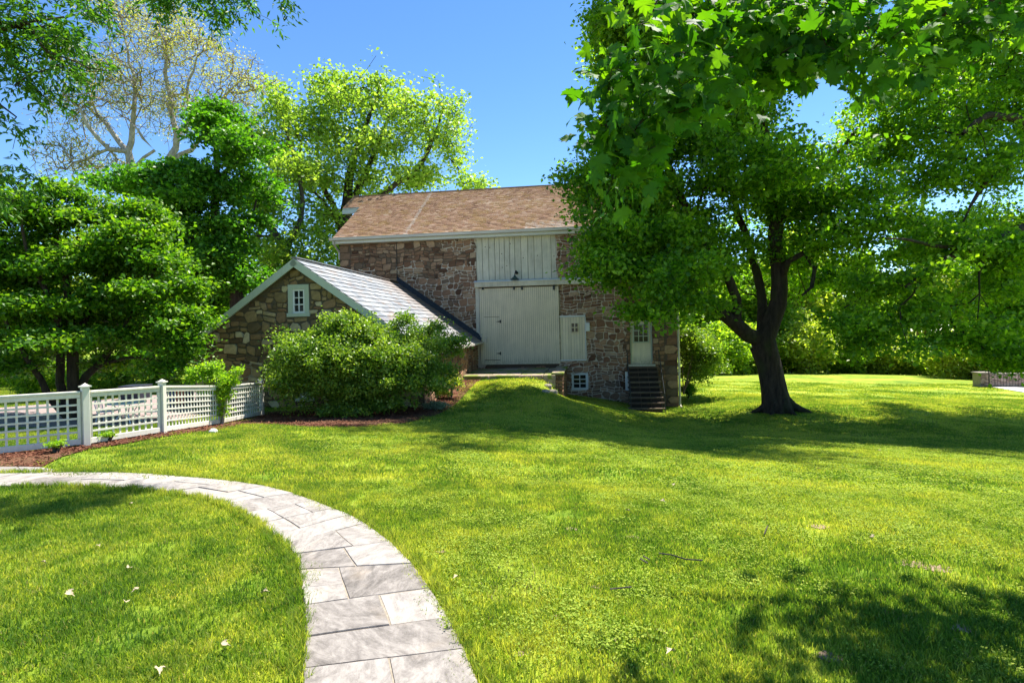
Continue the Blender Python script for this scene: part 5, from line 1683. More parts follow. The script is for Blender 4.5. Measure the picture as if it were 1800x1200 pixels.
shrub('climbing_rose', 'bright green climbing plant tumbling over a fence post', Vector(px(390, 748, 12.95)),
      [(372, 660, 12.9, 34, 12, .35), (402, 668, 13, 24, 10, .3), (348, 652, 12.7, 14, 9, .2), (418, 650, 13, 10, 6, .15), (364, 688, 12.8, 9, 14, .10), (392, 690, 12.85, 12, 20, .12), (388, 715, 12.9, 6, 20, .06), (376, 642, 12.9, 20, 8, .2), (335, 668, 12.7, 12, 6, .15)], 260, 22, .055, M['leaf_vine'], (.07, .07, .045), 97, 8, cat='climber', bark='bark_pale')
shrub('catmint', 'small grey-green perennial clump at the mulch edge', gp(765, 722), [(764, 713, gp(765, 722).y, 22, 7, .35)], 150, 30, .035, M['leaf_blue'], (.05, .05, .035), 99, 2, cat='perennial', bark='bark_mid', step=.12)
p_ = gp(793, 700)
shrub('dry_shrub', 'sparse yellowish twiggy shrub on the mulch beside the big shrub', p_, [(795, 668, p_.y, 22, 14, .4), (778, 690, p_.y, 16, 10, .3)], 160, 14, .05, M['leaf_wood2'], (.07, .07, .05), 101, 4, bark='bark_tan', step=.15)
for i, (x, y, lab) in enumerate(((95, 797, 'low weedy clump in the mulch under the first fence panel'), (183, 779, 'small green clump in the mulch beside the second fence post'))):
    p_ = gp(x, y)
    shrub('weed_clump', lab, p_, [(x, y - 4, p_.y, 12, 3, .15)], 60, 14, .03, M['leaf_vine'], (.04, .04, .015), 103 + i, 1, cat='weed', bark='bark_mid', step=.1, group='weed clumps along the fence')

# ---- near maple branches hanging in from the upper right
def maple_leaf_shape():
    """five-lobed outline, unit size, stalk at the origin, tip towards +y"""
    half = [(0, 0.02), (.12, -.02), (.30, -.10), (.27, .04), (.52, .08), (.44, .16), (.60, .36), (.50, .36), (.54, .56), (.34, .42), (.26, .46), (.30, .62), (.17, .70), (.15, .66), (0, 1.0)]
    pts = half + [(-x, y) for x, y in reversed(half[1:-1])]
    n = len(pts)
    c = (0, .33)
    V = [(c[0], c[1], 0)] + [(x, y, 0) for x, y in pts]
    V = [(x, y, .26 * abs(x) - .42 * (y - .3) ** 2 * (1 if y > .3 else .3) - .55 * x * x + .05 * math.sin(9 * y + 5 * x)) for x, y, z in V]
    F = [(0, 1 + i, 1 + (i + 1) % n) for i in range(n)]
    return np.array(V), np.array(F)[:, ::-1]
LEAFSHAPES['maple'] = maple_leaf_shape()
NY = 3.6
nb = Vector((6.6, 2.6, tzs(6.6, 2.6)))
limbs = [([np.array(nb) + (0, 0, -.2), np.array(nb) + (0, 0, 2.5), np.array(nb) + (.1, 0, 5), np.array(nb) + (.3, 0, 8)], [.3, .25, .2, .12]),
         ([np.array(nb) + (0, 0, 3.9), np.array((5, 3.4, 4.7)), np.array((3.6, 3.9, 4.75)), np.array((2.3, 4.1, 4.5)), np.array((1.2, 4.0, 4.15))], [.11, .08, .055, .035, .015]),
         ([np.array(nb) + (0, 0, 3.4), np.array((4.8, 4.3, 4.2)), np.array((3.5, 4.9, 4.25)), np.array((2.4, 5.1, 4.2))], [.08, .06, .04, .015]),
         ([np.array((2.3, 4.1, 4.5)), Q(1160, -20, 3.9), Q(1170, 60, 3.85), Q(1130, 130, 3.8), Q(1090, 210, 3.75), Q(1065, 260, 3.7)], [.02, .012, .010, .008, .006, .004]),
         ([np.array((2.3, 4.1, 4.5)), Q(1210, 20, 3.9), Q(1190, 100, 3.9), Q(1200, 160, 3.9)], [.012, .009, .007, .005]),
         ([np.array((3.0, 4.0, 4.6)), Q(1340, 10, 3.8), Q(1345, 90, 3.8), Q(1350, 150, 3.8)], [.012, .01, .007, .005]),
         ([np.array((3.4, 4.0, 4.7)), Q(1520, -10, 4.1), Q(1530, 80, 4.1), Q(1550, 150, 4.1)], [.012, .01, .007, .005])]
blobs = [(1110, 240, 3.2, 55, 75, 0.22), (1100, 130, 3.2, 60, 70, 0.22), (1190, 110, 3.2, 70, 90, 0.22), (1250, 80, 3.5, 70, 90, 0.22), (1340, 70, 3.6, 90, 100, 0.3), (1400, 120, 3.6, 60, 60, 0.3), (1450, 60, 3.6, 90, 100, 0.3),
         (1540, 90, 3.6, 70, 80, 0.3), (1560, 30, 3.6, 100, 60, 0.3), (1640, 60, 4.3, 60, 80, .6), (1240, 0, 3.5, 140, 60, 0.22), (1420, -40, 3.6, 260, 70, 0.3), (1700, 0, 4.4, 130, 60, .8), (1090, 20, 3.2, 70, 50, 0.22), (1180, 190, 3.2, 50, 50, 0.22), (1090, 330, 3.2, 30, 24, 0.22), (1260, 150, 3.5, 50, 40, 0.22)]
nt_root = root('near_maple', 'maple branches with large backlit lobed leaves hanging overhead at upper right', 'tree', nb)
tips = blobs_pts(blobs + [(1085, 290, 3.2, 30, 40, .15), (1120, 280, 3.2, 40, 40, .2), (1600, 150, 4.2, 80, 40, .4), (1740, 60, 4.3, 80, 60, .6), (1330, 160, 3.8, 60, 40, .3), (1060, 200, 3.2, 24, 60, .2)], 600, 5, .7)
_py = 570 - (tips[:, 2] - CZ) / tips[:, 1] * FOC
tips = tips[((_py > 0) | (tips[:, 0] > 2.9)) & (tips[:, 0] / tips[:, 1] > np.where(_py < 90, .20, .15))]
pos, par, rad, di, ends = grow(limbs, tips, .14, .0022, 2.2, 2.3, 5, .05)
tubes('trunk', pos, par, rad, di, rad > .03, 10, M['bark_dark'], nt_root, nb)
tubes('branches', pos, par, rad, di, rad <= .03, 5, M['bark_dark'], nt_root, nb)
L = lumpy(pos[ends], 3, (.08, .08, .07), 9)
lv = leaf_mesh('leaves', L, 0.100, M['leaf_near'], nt_root, nb, 'maple', .3, 1.4, 12, nb_=(-.1, -.45, .1), svar=.42)
# farther crown of the same tree above and beside the frame, it throws the dappled shade at the lower right
g_ = np.random.default_rng(8)
hi = np.c_[g_.uniform(3.5, 7.5, 520), g_.uniform(2.4, 5.9, 520), g_.uniform(4.6, 7.0, 520)]
hi = hi[(hi[:, 2] > 1.7 + .62 * hi[:, 1] + .3)]
leaf_mesh('upper_leaves', lumpy(hi, 5, (.16, .16, .1), 3), .14, M['leaf_near'], nt_root, nb, 'broad', .7, .5, 14)

# ---- ash-like foliage hanging in from the upper left
def compound(points, dirs, mat, parent, origin, seed, size=.11, pairs_=4):
    g = np.random.default_rng(seed)
    P, D = [], []
    for p, d in zip(points, dirs):
        d = d / np.linalg.norm(d)
        s = np.cross(d, (0, 0, 1)); s /= np.linalg.norm(s) + 1e-9
        for k in range(pairs_):
            c = p + d * (.05 + k * .055) + np.array([0, 0, -.012 * k * k])
            for sg in (-1, 1):
                P.append(c); D.append(d * .7 + s * sg + np.array([0, 0, -.35]))
        P.append(p + d * (.05 + pairs_ * .055) + np.array([0, 0, -.012 * pairs_ ** 2])); D.append(d)
    return leaf_mesh('leaves', np.array(P), size, mat, parent, origin, 'slim', .8, .5, seed, ldir=np.array(D))
AY = 6.4
ab = Vector((-8.6, 5.2, tzs(-8.6, 5.2)))
limbs = [([np.array(ab) + (0, 0, -.2), np.array(ab) + (0, 0, 3), np.array(ab) + (.2, .2, 5), np.array(ab) + (.4, .3, 8)], [.26, .22, .18, .1]),
         ([np.array(ab) + (.1, 0, 3.6), Q(-100, 120, AY), Q(-20, 60, AY), Q(50, 40, AY), Q(110, 30, AY + .2)], [.09, .06, .04, .03, .012]),
         ([np.array(ab) + (.1, 0, 4.6), Q(-60, -60, AY), Q(100, -60, AY + .4), Q(260, -40, AY + 1), Q(400, -20, AY + 1.2), Q(490, -5, AY + 1.3)], [.07, .05, .04, .03, .018, .006]),
         ([np.array(ab) + (.1, 0, 3.0), Q(-80, 200, AY), Q(0, 185, AY), Q(30, 210, AY)], [.04, .03, .02, .008]),
         ([Q(50, 40, AY), Q(80, 90, AY), Q(130, 110, AY), Q(190, 125, AY)], [.02, .014, .01, .005]),
         ([np.array(ab) + (.1, 0, 2.6), Q(-60, 310, AY), Q(-10, 300, AY), Q(20, 330, AY)], [.03, .02, .015, .006])]
limbs.append(([np.array(ab) + (.2, .2, 5.4), Q(300, -260, 8), Q(520, -230, 8.6), Q(650, -215, 8.8), Q(800, -205, 9)], [.06, .045, .035, .025, .012]))
blobs = [(740, -212, 8.8, 70, 45, .6), (680, -215, 8.8, 60, 40, .6), (760, -215, 8.9, 50, 40, .5), (10, 60, AY, 60, 50, .8), (60, 90, AY, 60, 40, .7), (110, 60, AY, 40, 26, .5), (20, 130, AY, 50, 30, .6), (150, 120, AY, 45, 18, .4), (60, 20, AY, 80, 30, .8), (0, 20, AY, 60, 40, .8), (170, 35, AY + .2, 30, 10, .3),
         (20, 215, AY, 30, 10, .25), (10, 255, AY, 18, 8, .2), (10, 310, AY, 36, 24, .4), (310, 15, AY + 1, 50, 14, .4), (380, 20, AY + 1.1, 40, 22, .4), (440, 10, AY + 1.2, 35, 16, .4), (500, 0, AY + 1.3, 25, 6, .2), (20, 345, AY, 30, 16, .3), (-60, 330, AY, 50, 60, .5),
         (80, -60, AY, 160, 50, 1), (330, -50, AY + 1, 130, 30, .6)]
ash = root('ash_tree', 'tree with narrow compound leaves hanging in at the upper left corner', 'tree', ab)
tips = blobs_pts(blobs, 800, 15, .6)
pos, par, rad, di, ends = grow(limbs, tips, .18, .003, 2.2, 2.2, 15, .06)
tubes('trunk', pos, par, rad, di, rad > .03, 10, M['bark_dark'], ash, ab)
tubes('branches', pos, par, rad, di, rad <= .03, 4, M['bark_dark'], ash, ab)
e2 = np.r_[ends, ends]
dd = di[e2] + rng.normal(size=(len(e2), 3)) * .7; dd[:, 2] -= .5
compound(pos[e2], dd, M['leaf_ash'], ash, ab, 17, .085, 3)

# ---- woods beyond the lawns: a few trees grown once and copied
def proto_tree(i, h, w, mat, bark, n, leafs, size, dens=.6):
    g = np.random.default_rng(200 + i)
    r = bpy.data.objects.new('wood_tree', None); C.objects.link(r)
    k = 5
    tips = []
    cl = []
    for q in range(12):
        a = g.uniform(0, 6.28); rr = g.uniform(0, w * .32); zz = g.uniform(.34, .88) * h
        cl.append((rr * math.cos(a), rr * math.sin(a), zz, w * g.uniform(.18, .3) * (1.15 - .5 * zz / h), h * g.uniform(.08, .13)))
    for _ in range(n):
        c = cl[g.integers(len(cl))]; v = g.normal(size=3); v /= np.linalg.norm(v); v *= g.uniform(0, 1) ** .45
        tips.append((c[0] + v[0] * c[3], c[1] + v[1] * c[3], c[2] + v[2] * c[4]))
    limbs = [([(0, 0, -.5), (.1, 0, h * .25), (0, .2, h * .5), (.1, 0, h * .85)], [h * .022, h * .017, h * .012, h * .004])]
    pos, par, rad, di, ends = grow(limbs, np.array(tips), 1.1, .018, 2.1, h * .2, i)
    tubes('trunk', pos, par, rad, di, rad > .05, 6, bark, r, (0, 0, 0))
    tubes('branches', pos, par, rad, di, rad <= .05, 3, bark, r, (0, 0, 0), smooth=False)
    leaf_mesh('crown', lumpy(pos[ends], leafs, (w * .045, w * .045, h * .022), i), size, mat, r, (0, 0, 0), 'kite', .6, .2, i + 40)
    return r
protos = [proto_tree(0, 15, 10, M['leaf_wood'], M['bark_mid'], 300, 48, .42), proto_tree(1, 17, 9, M['leaf_wood2'], M['bark_tan'], 280, 40, .40),
          proto_tree(2, 12, 9, M['leaf_wood'], M['bark_dark'], 280, 48, .38), proto_tree(3, 10, 7, M['leaf_wood2'], M['bark_mid'], 220, 44, .36)]
def bush_proto(i, h, w, mat, n, leafs, size):
    g = np.random.default_rng(300 + i)
    r = bpy.data.objects.new('wood_shrub', None); C.objects.link(r)
    tips = []
    for _ in range(n):
        v = g.normal(size=3); v /= np.linalg.norm(v); v *= g.uniform(.2, 1) ** .4
        tips.append((v[0] * w / 2 * (1 + .25 * math.sin(5 * v[2] + i)), v[1] * w / 2, h * .52 + v[2] * h * .5 * (1 + .2 * math.sin(4 * v[0] + i))))
    pos, par, rad, di, ends = grow([([(0, 0, -.3), (0, 0, h * .15)], [.08, .07])], np.array(tips), .6, .012, 2.0, None, i)
    tubes('branches', pos, par, rad, di, rad > 0, 3, M['bark_tan'], r, (0, 0, 0), smooth=False)
    leaf_mesh('foliage', lumpy(pos[ends], leafs, (.3, .3, .2), i), size, mat, r, (0, 0, 0), 'kite', .6, .2, i + 60)
    return r
bprotos = [bush_proto(0, 3.2, 4.5, M['leaf_wood2'], 170, 44, .22), bush_proto(1, 4.5, 6, M['leaf_wood'], 220, 46, .26), bush_proto(2, 3.6, 3.6, M['leaf_wood2'], 150, 44, .2)]

def copy_tree(o, name=None):
    c = o.copy(); C.objects.link(c)
    for ch in o.children:
        d = ch.copy(); C.objects.link(d); d.parent = c
    return c
used = set()
seen_labels = {}
def put(kind, i, X, Y, s, label, group, cat='tree', sz=1.0):
    k_ = seen_labels.get(label, 0); seen_labels[label] = k_ + 1
    if k_: label += [', second of them', ', third of them', ', fourth of them'][min(k_ - 1, 2)]
    src = (protos if kind == 't' else bprotos)[i]
    key = (kind, i)
    if key in used: o = copy_tree(src)
    else: o = src; used.add(key)
    o.location = (X, Y, tzs(X, Y) - .1)
    o.rotation_euler = (0, 0, random.uniform(0, 6.28))
    o.scale = (s, s, s * sz)
    tag(o, label, cat, group)
random.seed(19)
wl = {0: 'tall leafy woodland tree in the wood beyond the right lawn', 1: 'pale yellow-green woodland tree with tan trunk beyond the right lawn', 2: 'dark green woodland tree beyond the right lawn', 3: 'small pale woodland tree at the edge of the far right lawn'}
rows = [(50, 13.5, 52, 5.2), (58, 14, 66, 6.5), (70, 12, 92, 8.0)]
for ri, (Y, xa, xb, st_) in enumerate(rows):
    X = xa
    while X < xb:
        i = random.choice([0, 1, 2, 3] if ri == 0 else [0, 1, 2])
        s = random.uniform(.75, 1.0) if ri == 0 else random.uniform(.95, 1.2)
        u = X / Y
        if .60 < u < .74: s *= .82          # the dip in the treetops where sky shows
        xp_ = 900 + FOC * u
        where = 'left of the big maple trunk' if xp_ < 1345 else 'just right of the big maple trunk' if xp_ < 1480 else 'behind the hanging limbs' if xp_ < 1650 else 'left of the far stone wall' if xp_ < 1730 else 'behind the far stone wall'
        lab_ = ['tall leafy tree', 'pale yellow-green tree', 'dark green tree', 'small pale tree'][i] + ', ' + ['front row', 'middle row', 'back row'][ri] + ', ' + where
        put('t', i, X, Y + random.uniform(-2, 2) + .1 * X, s, lab_, 'trees of the wood beyond the right lawn')
        X += st_ * random.uniform(.75, 1.2)
# edge shrubs on the right, placed as seen
for (x, Y, i, s, lab) in ((1270, 47, 1, .9, 'wide green bush at the left edge of the far right lawn'), (1325, 50, 1, .9, 'green bush behind the big maple trunk'), (1418, 48.5, 2, 1.35, 'pale yellow rounded bush right of the maple trunk at the far lawn edge'),
                          (1300, 50, 0, 1.2, 'pale bush between two green bushes at the far lawn edge'), (1480, 50, 1, .75, 'low green bush at the middle of the far lawn edge'), (1395, 51, 1, .8, 'dark bush just right of the maple trunk'),
                          (1560, 50, 0, 1.0, 'pale low bush below the hanging branches'), (1620, 49, 1, .7, 'green bush behind the hanging branches'), (1690, 42, 0, 1.05, 'yellow-green bush left of the far stone wall'), (1655, 46, 1, .6, 'small green bush left of the yellow-green one by the wall'),
                          (1775, 40, 1, .8, 'green bush behind the far stone wall'), (1530, 53, 1, .9, 'tall green bush at the wood edge'), (1455, 53, 1, 1.0, 'broad green bush behind the pale one')):
    u, v = ray(x, 650)
    put('b', i, u * Y, Y, s, lab, 'bushes at the edge of the far right lawn', 'shrub')
wl2 = {0: 'tall leafy tree far behind the left drive and lawn', 1: 'pale leafy tree far behind the left drive and lawn', 2: 'dark green tree far behind the left drive and lawn', 3: 'small pale tree far behind the left drive and lawn'}
for (Y, xa, xb, st_) in ((34, -42, -17, 5.5), (44, -52, -12, 6.5), (55, -60, 2, 8)):
    X = xa
    while X < xb:
        i = random.choice([0, 1, 2, 3]) if Y < 40 else random.choice([0, 1, 2])
        s = {34: .66, 44: .75, 55: .95}[Y] * random.uniform(.85, 1.15)
        xp_ = 900 + FOC * X / Y
        where = 'at the far left edge' if xp_ < 60 else 'behind the layered tree' if xp_ < 330 else 'behind the outbuilding roof' if xp_ < 600 else 'behind the barn'
        lab_ = ['leafy tree', 'pale leafy tree', 'dark green tree', 'small pale tree'][i] + ', ' + {34: 'nearest', 44: 'middle', 55: 'farthest'}[Y] + ' row on the left, ' + where
        put('t', i, X, Y + random.uniform(-2, 2), s, lab_, 'trees behind the left lawn')
        X += st_ * random.uniform(.75, 1.2)
for (X, Y, i, s, lab) in ((-19.5, 23.5, 1, .42, 'dark bush beyond the drive, left of the layered tree stems'), (-16.2, 22.5, 1, .36, 'dark bush beyond the drive behind the layered tree stems'), (-24, 24.5, 2, .5, 'pale bush beyond the drive near the left edge'), (-27, 31, 1, .7, 'green bush at the back of the left lawn, behind the layered tree'), (-23.5, 29.5, 0, .6, 'pale bush at the back of the left lawn'), (-31, 30, 2, .7, 'pale bush at the far left edge behind the fence'), (-20, 32, 1, .6, 'green bush in front of the left woods'), (-16, 33, 1, .7, 'green bush left of the outbuilding'), (-13.5, 31, 0, .8, 'pale bush close behind the outbuilding')):
    put('b', i, X, Y, s, lab, 'bushes behind the left lawn', 'shrub')
for k_, src in [(('t', i), p) for i, p in enumerate(protos)] + [(('b', i), p) for i, p in enumerate(bprotos)]:
    assert k_ in used

# ================================================================== grass
def grass_patch(n, rad, hmin, hmax, w, seed):
    g = np.random.default_rng(seed)
    r = rad * np.sqrt(g.uniform(0, 1, n)); a = g.uniform(0, 6.28, n)
    x, y = r * np.cos(a), r * np.sin(a)
    h = g.uniform(hmin, hmax, n); th = g.uniform(0, 6.28, n); lean = g.uniform(.15, 1.0, n) * h * .8
    ld = g.uniform(0, 6.28, n)
    ww = w * g.uniform(.7, 1.3, n)
    sx, sy = np.cos(th) * ww / 2, np.sin(th) * ww / 2
    lx, ly = np.cos(ld) * lean, np.sin(ld) * lean
    z = np.zeros(n)
    V = np.stack([np.c_[x - sx, y - sy, z - .01], np.c_[x + sx, y + sy, z - .01],
                  np.c_[x - sx * .8 + lx * .35, y - sy * .8 + ly * .35, h * .6], np.c_[x + sx * .8 + lx * .35, y + sy * .8 + ly * .35, h * .6], np.c_[x + lx, y + ly, h]], 1).reshape(-1, 3)
    b = np.arange(n) * 5
    F = np.concatenate([np.c_[b, b + 1, b + 3], np.c_[b, b + 3, b + 2], np.c_[b + 2, b + 3, b + 4]])
    t = np.tile(g.uniform(0, 1, n), 3)
    return V, F, t

def grass_mat():
    m, nt, out = new_mat('grass_blade')
    f, n3, n2, w = lawn_color(nt)
    f = mathn(nt, 'ADD', f, mathn(nt, 'MULTIPLY', mathn(nt, 'SUBTRACT', attr(nt), .5), .16))
    col = ramp(nt, f, [(.38, (.08, .17, .022)), (.49, (.20, .29, .035)), (.57, (.42, .44, .075))])
    dry = mathn(nt, 'GREATER_THAN', attr(nt), .95)
    col = mix(nt, mathn(nt, 'MULTIPLY', dry, .7), col, (.34, .28, .13))
    p = nt.nodes.new('ShaderNodeBsdfPrincipled'); nt.links.new(col, p.inputs['Base Color']); p.inputs['Roughness'].default_value = .5; p.inputs['Specular IOR Level'].default_value = .25
    t = nt.nodes.new('ShaderNodeBsdfTranslucent'); nt.links.new(mix(nt, 1.0, col, (1.6, 1.6, .7), 'MULTIPLY'), t.inputs[0])
    ms = nt.nodes.new('ShaderNodeMixShader'); ms.inputs[0].default_value = .5
    nt.links.new(p.outputs[0], ms.inputs[1]); nt.links.new(t.outputs[0], ms.inputs[2]); nt.links.new(ms.outputs[0], out.inputs[0])
    return m
M['grass'] = grass_mat()

def scatter_group():
    ng = bpy.data.node_groups.new('grass_scatter', 'GeometryNodeTree')
    ng.interface.new_socket('Geometry', in_out='INPUT', socket_type='NodeSocketGeometry')
    ng.interface.new_socket('Geometry', in_out='OUTPUT', socket_type='NodeSocketGeometry')
    N, L = ng.nodes, ng.links
    gi, go = N.new('NodeGroupInput'), N.new('NodeGroupOutput')
    na = N.new('GeometryNodeInputNamedAttribute'); na.data_type = 'BOOLEAN'; na.inputs['Name'].default_value = 'is_point'
    se = N.new('GeometryNodeSeparateGeometry'); se.domain = 'POINT'
    L.new(gi.outputs[0], se.inputs['Geometry']); L.new(na.outputs['Attribute'], se.inputs['Selection'])
    io = N.new('GeometryNodeInstanceOnPoints')
    L.new(se.outputs['Selection'], io.inputs['Points']); L.new(se.outputs['Inverted'], io.inputs['Instance'])
    ro = N.new('GeometryNodeInputNamedAttribute'); ro.data_type = 'FLOAT_VECTOR'; ro.inputs['Name'].default_value = 'rot'
    sc = N.new('GeometryNodeInputNamedAttribute'); sc.data_type = 'FLOAT_VECTOR'; sc.inputs['Name'].default_value = 'scl'
    e2r = N.new('FunctionNodeEulerToRotation')
    L.new(ro.outputs['Attribute'], e2r.inputs[0]); L.new(e2r.outputs[0], io.inputs['Rotation']); L.new(sc.outputs['Attribute'], io.inputs['Scale'])
    L.new(io.outputs[0], go.inputs[0])
    return ng
NG = scatter_group()

def scatter(name, patch, pts, mat, scl=(.8, 1.2), slope=True, seed=0, zs=None):
    g = np.random.default_rng(seed)
    V, F, t = patch
    n = len(pts)
    me = bpy.data.meshes.new(name)
    allv = np.r_[V, pts].astype(np.float32)
    me.vertices.add(len(allv)); me.vertices.foreach_set('co', allv.ravel())
    me.loops.add(F.size); me.loops.foreach_set('vertex_index', F.ravel().astype(np.int32))
    me.polygons.add(len(F)); me.polygons.foreach_set('loop_start', (np.arange(len(F)) * 3).astype(np.int32))
    me.update(calc_edges=True)
    a = me.attributes.new('tone', 'FLOAT', 'FACE'); a.data.foreach_set('value', t.astype(np.float32))
    a = me.attributes.new('is_point', 'BOOLEAN', 'POINT'); a.data.foreach_set('value', np.r_[np.zeros(len(V), bool), np.ones(n, bool)])
    rot = np.zeros((len(allv), 3), np.float32)
    e = .1
    zx = (tz(pts[:, 0] + e, pts[:, 1]) - tz(pts[:, 0] - e, pts[:, 1])) / (2 * e); zy = (tz(pts[:, 0], pts[:, 1] + e) - tz(pts[:, 0], pts[:, 1] - e)) / (2 * e)
    rot[len(V):, 0] = np.clip(np.arctan(zy), -.5, .5); rot[len(V):, 1] = -np.clip(np.arctan(zx), -.5, .5)
    # spin comes first, then the slope: keep small slopes exact enough by spinning in quarter steps folded into mirrored scale
    spin = g.uniform(0, 6.283, n)
    cr, sr = np.cos(spin), np.sin(spin)
    ax, ay = rot[len(V):, 0].copy(), rot[len(V):, 1].copy()
    rot[len(V):, 0] = ax * cr + ay * sr; rot[len(V):, 1] = -ax * sr + ay * cr; rot[len(V):, 2] = spin
    a = me.attributes.new('rot', 'FLOAT_VECTOR', 'POINT'); a.data.foreach_set('vector', rot.ravel())
    s = np.ones((len(allv), 3), np.float32); k = g.uniform(*scl, n)
    s[len(V):] = np.c_[k, k, k * (zs if zs is not None else 1)]
    a = me.attributes.new('scl', 'FLOAT_VECTOR', 'POINT'); a.data.foreach_set('vector', s.ravel())
    me.materials.append(mat)
    o = link(name, me)
    md = o.modifiers.new('scatter', 'NODES'); md.node_group = NG
    o['kind'] = 'stuff'
    return o

stones_poly = [tuple((lw(x, y, 0))[:2]) for x, y in ((lx0, -4.0), (lx1 + .5, -4.0), (lx1 + .5, 0), (lx0, 0))]
barn_poly = [tuple(lw(x, y, 0)[:2]) for x, y in ((XL, 0), (XR, 0), (XR, BD), (XL, BD))]
annex_poly = [tuple((AM @ Vector((x, y, 0)))[:2]) for x, y in ((-AL, 0), (AW, 0), (AW, AD), (-AL, AD))]
stair_poly = [tuple(lw(x, y, 0)[:2]) for x, y in ((st_w0, -2.1), (st_w1, -2.1), (st_w1, 0), (st_w0, 0))]
rw_poly = [tuple(lw(x, y, 0)[:2]) for x, y in ((RWX - .2, -3.8), (RWX + .2, -3.8), (RWX + .2, 0), (RWX - .2, 0))]
avoid = [path_poly, spur_poly, mulch_poly, drive_poly, stones_poly, barn_poly, annex_poly, farpave_poly, stair_poly, rw_poly]
def field(y0, y1, dens, seed, wide=1.02, rough=.0, nd=None):
    g = np.random.default_rng(seed)
    A = (y1 ** 2 - y0 ** 2) * wide
    n = int(A * dens)
    Y = np.sqrt(g.uniform(y0 ** 2, y1 ** 2, n)); X = g.uniform(-wide, wide, n) * Y + g.uniform(-.3, .3, n)
    ok = np.ones(n, bool)
    for p in avoid: ok &= ~inside(X, Y, p)
    ok &= ~((X - tb.x) ** 2 + (Y - tb.y) ** 2 < .8)
    bare = np.sin(X * 2.1 + 1.3 * np.sin(Y * 1.7)) * np.sin(Y * 2.6 + X * .9)
    for (cx_, cy_, rr) in BARE: ok &= ~(((X - cx_) ** 2 + (Y - cy_) ** 2 < rr * rr * g.uniform(.3, 1.2, n)) & (g.uniform(0, 1, n) < .6))
    X, Y = X[ok], Y[ok]
    return np.c_[X, Y, tz(X, Y)]
BARE = []
for (x, y, r_) in ((1460, 1155, .20), (1690, 1105, .16), (1440, 926, .16), (1600, 990, .22), (1650, 1000, .2), (1050, 1032, .10), (1640, 880, .2), (1160, 1110, .09), (975, 1085, .08), (915, 1150, .1), (1000, 930, .12), (1110, 945, .12), (775, 970, .07), (1170, 1170, .1), (727, 945, .05)):
    p = gp(x, y); BARE.append((p.x, p.y, r_ * (p.y / 3.5)))
# bare earth sheets under the thin spots
m_, nt_, out_ = new_mat('bare_soil')
w_ = coords(nt_, kind='World'); q_ = noise(nt_, 25, 6, w_, .8)
principled(nt_, out_, ramp(nt_, q_, [(.3, (.16, .10, .06)), (.6, (.34, .25, .16)), (.8, (.46, .37, .26))]), .95, q_, .8, .02)
M['soil'] = m_
for i, (cx_, cy_, rr) in enumerate(BARE):
    k = 44
    poly = [(cx_ + rr * .45 * math.cos(6.283 * j / k) * random.uniform(.45, 1.2), cy_ + rr * .33 * math.sin(6.283 * j / k) * random.uniform(.45, 1.2)) for j in range(k)]
    sheet('bare_earth', poly, .006, M['soil'], .1)
scatter('near_grass', grass_patch(170, .15, .018, .045, .0045, 1), field(1.5, 6.5, 60, 2), M['grass'], (.8, 1.3), seed=3)
scatter('near_grass', grass_patch(120, .16, .014, .034, .008, 4), field(1.5, 6.5, 30, 5), M['grass'], (.8, 1.3), seed=6)
scatter('lawn_grass', grass_patch(160, .28, .02, .046, .010, 7), field(6.4, 13, 22, 8), M['grass'], (.8, 1.25), seed=9)
scatter('far_grass', grass_patch(150, .5, .025, .05, .018, 10), field(12.8, 27, 8, 11), M['grass'], (.8, 1.25), seed=12)
def clover_patch(n, rad, size, seed):
    g = np.random.default_rng(seed)
    r = rad * np.sqrt(g.uniform(0, 1, n)); a = g.uniform(0, 6.28, n)
    c = np.c_[r * np.cos(a), r * np.sin(a), g.uniform(.012, .045, n)]
    nv, nf = LEAFSHAPES['kite']
    nv = nv * np.array([1.5, 1, 1])
    th = g.uniform(0, 6.28, n); N = g.normal(size=(n, 3)) * .35; N[:, 2] += 1; N /= np.linalg.norm(N, axis=1, keepdims=True)
    D = np.c_[np.cos(th), np.sin(th), np.zeros(n)]; D -= N * (D * N).sum(1, keepdims=True); S = np.cross(D, N)
    sz = size * g.uniform(.6, 1.3, n)
    V = c[:, None] + sz[:, None, None] * (S[:, None] * nv[None, :, 0, None] + D[:, None] * nv[None, :, 1, None] + N[:, None] * nv[None, :, 2, None])
    F = nf[None] + (np.arange(n) * 4)[:, None, None]
    return V.reshape(-1, 3), F.reshape(-1, 3), np.repeat(g.uniform(.2, 1, n), 2)
M['clover'] = leaf_mat('clover_leaf', (.11, .20, .018), (.24, .34, .03), (.42, .47, .06), .35, tcol=(1.5, 1.5, .7), nscale=.7, rough=.85)
def weedy(P, seed, thr):
    g = np.random.default_rng(seed)
    X, Y = P[:, 0], P[:, 1]
    f = np.sin(X * 1.1 + 1.7 * np.sin(Y * .8 + 1)) * np.sin(Y * 1.25 + .6 * X + 1.1 * np.sin(X * 1.9)) + .5 * np.sin(X * 3.7 + Y * 2.9) * np.sin(Y * 4.1 - X * 2.3)
    f += .35 * np.clip((X + 1) / 3, -1, 1)
    return P[(f + g.normal(size=len(P)) * .35 > thr) & (X > -.75 + .0 * Y - np.clip(Y - 5, 0, 3))]
scatter('lawn_clover', clover_patch(110, .12, .011, 31), weedy(field(1.5, 6.5, 55, 41), 42, .1), M['clover'], (.7, 1.3), seed=43)
scatter('lawn_clover', clover_patch(120, .24, .019, 32), weedy(field(6.4, 15, 14, 44), 45, .1), M['clover'], (.7, 1.3), seed=46)
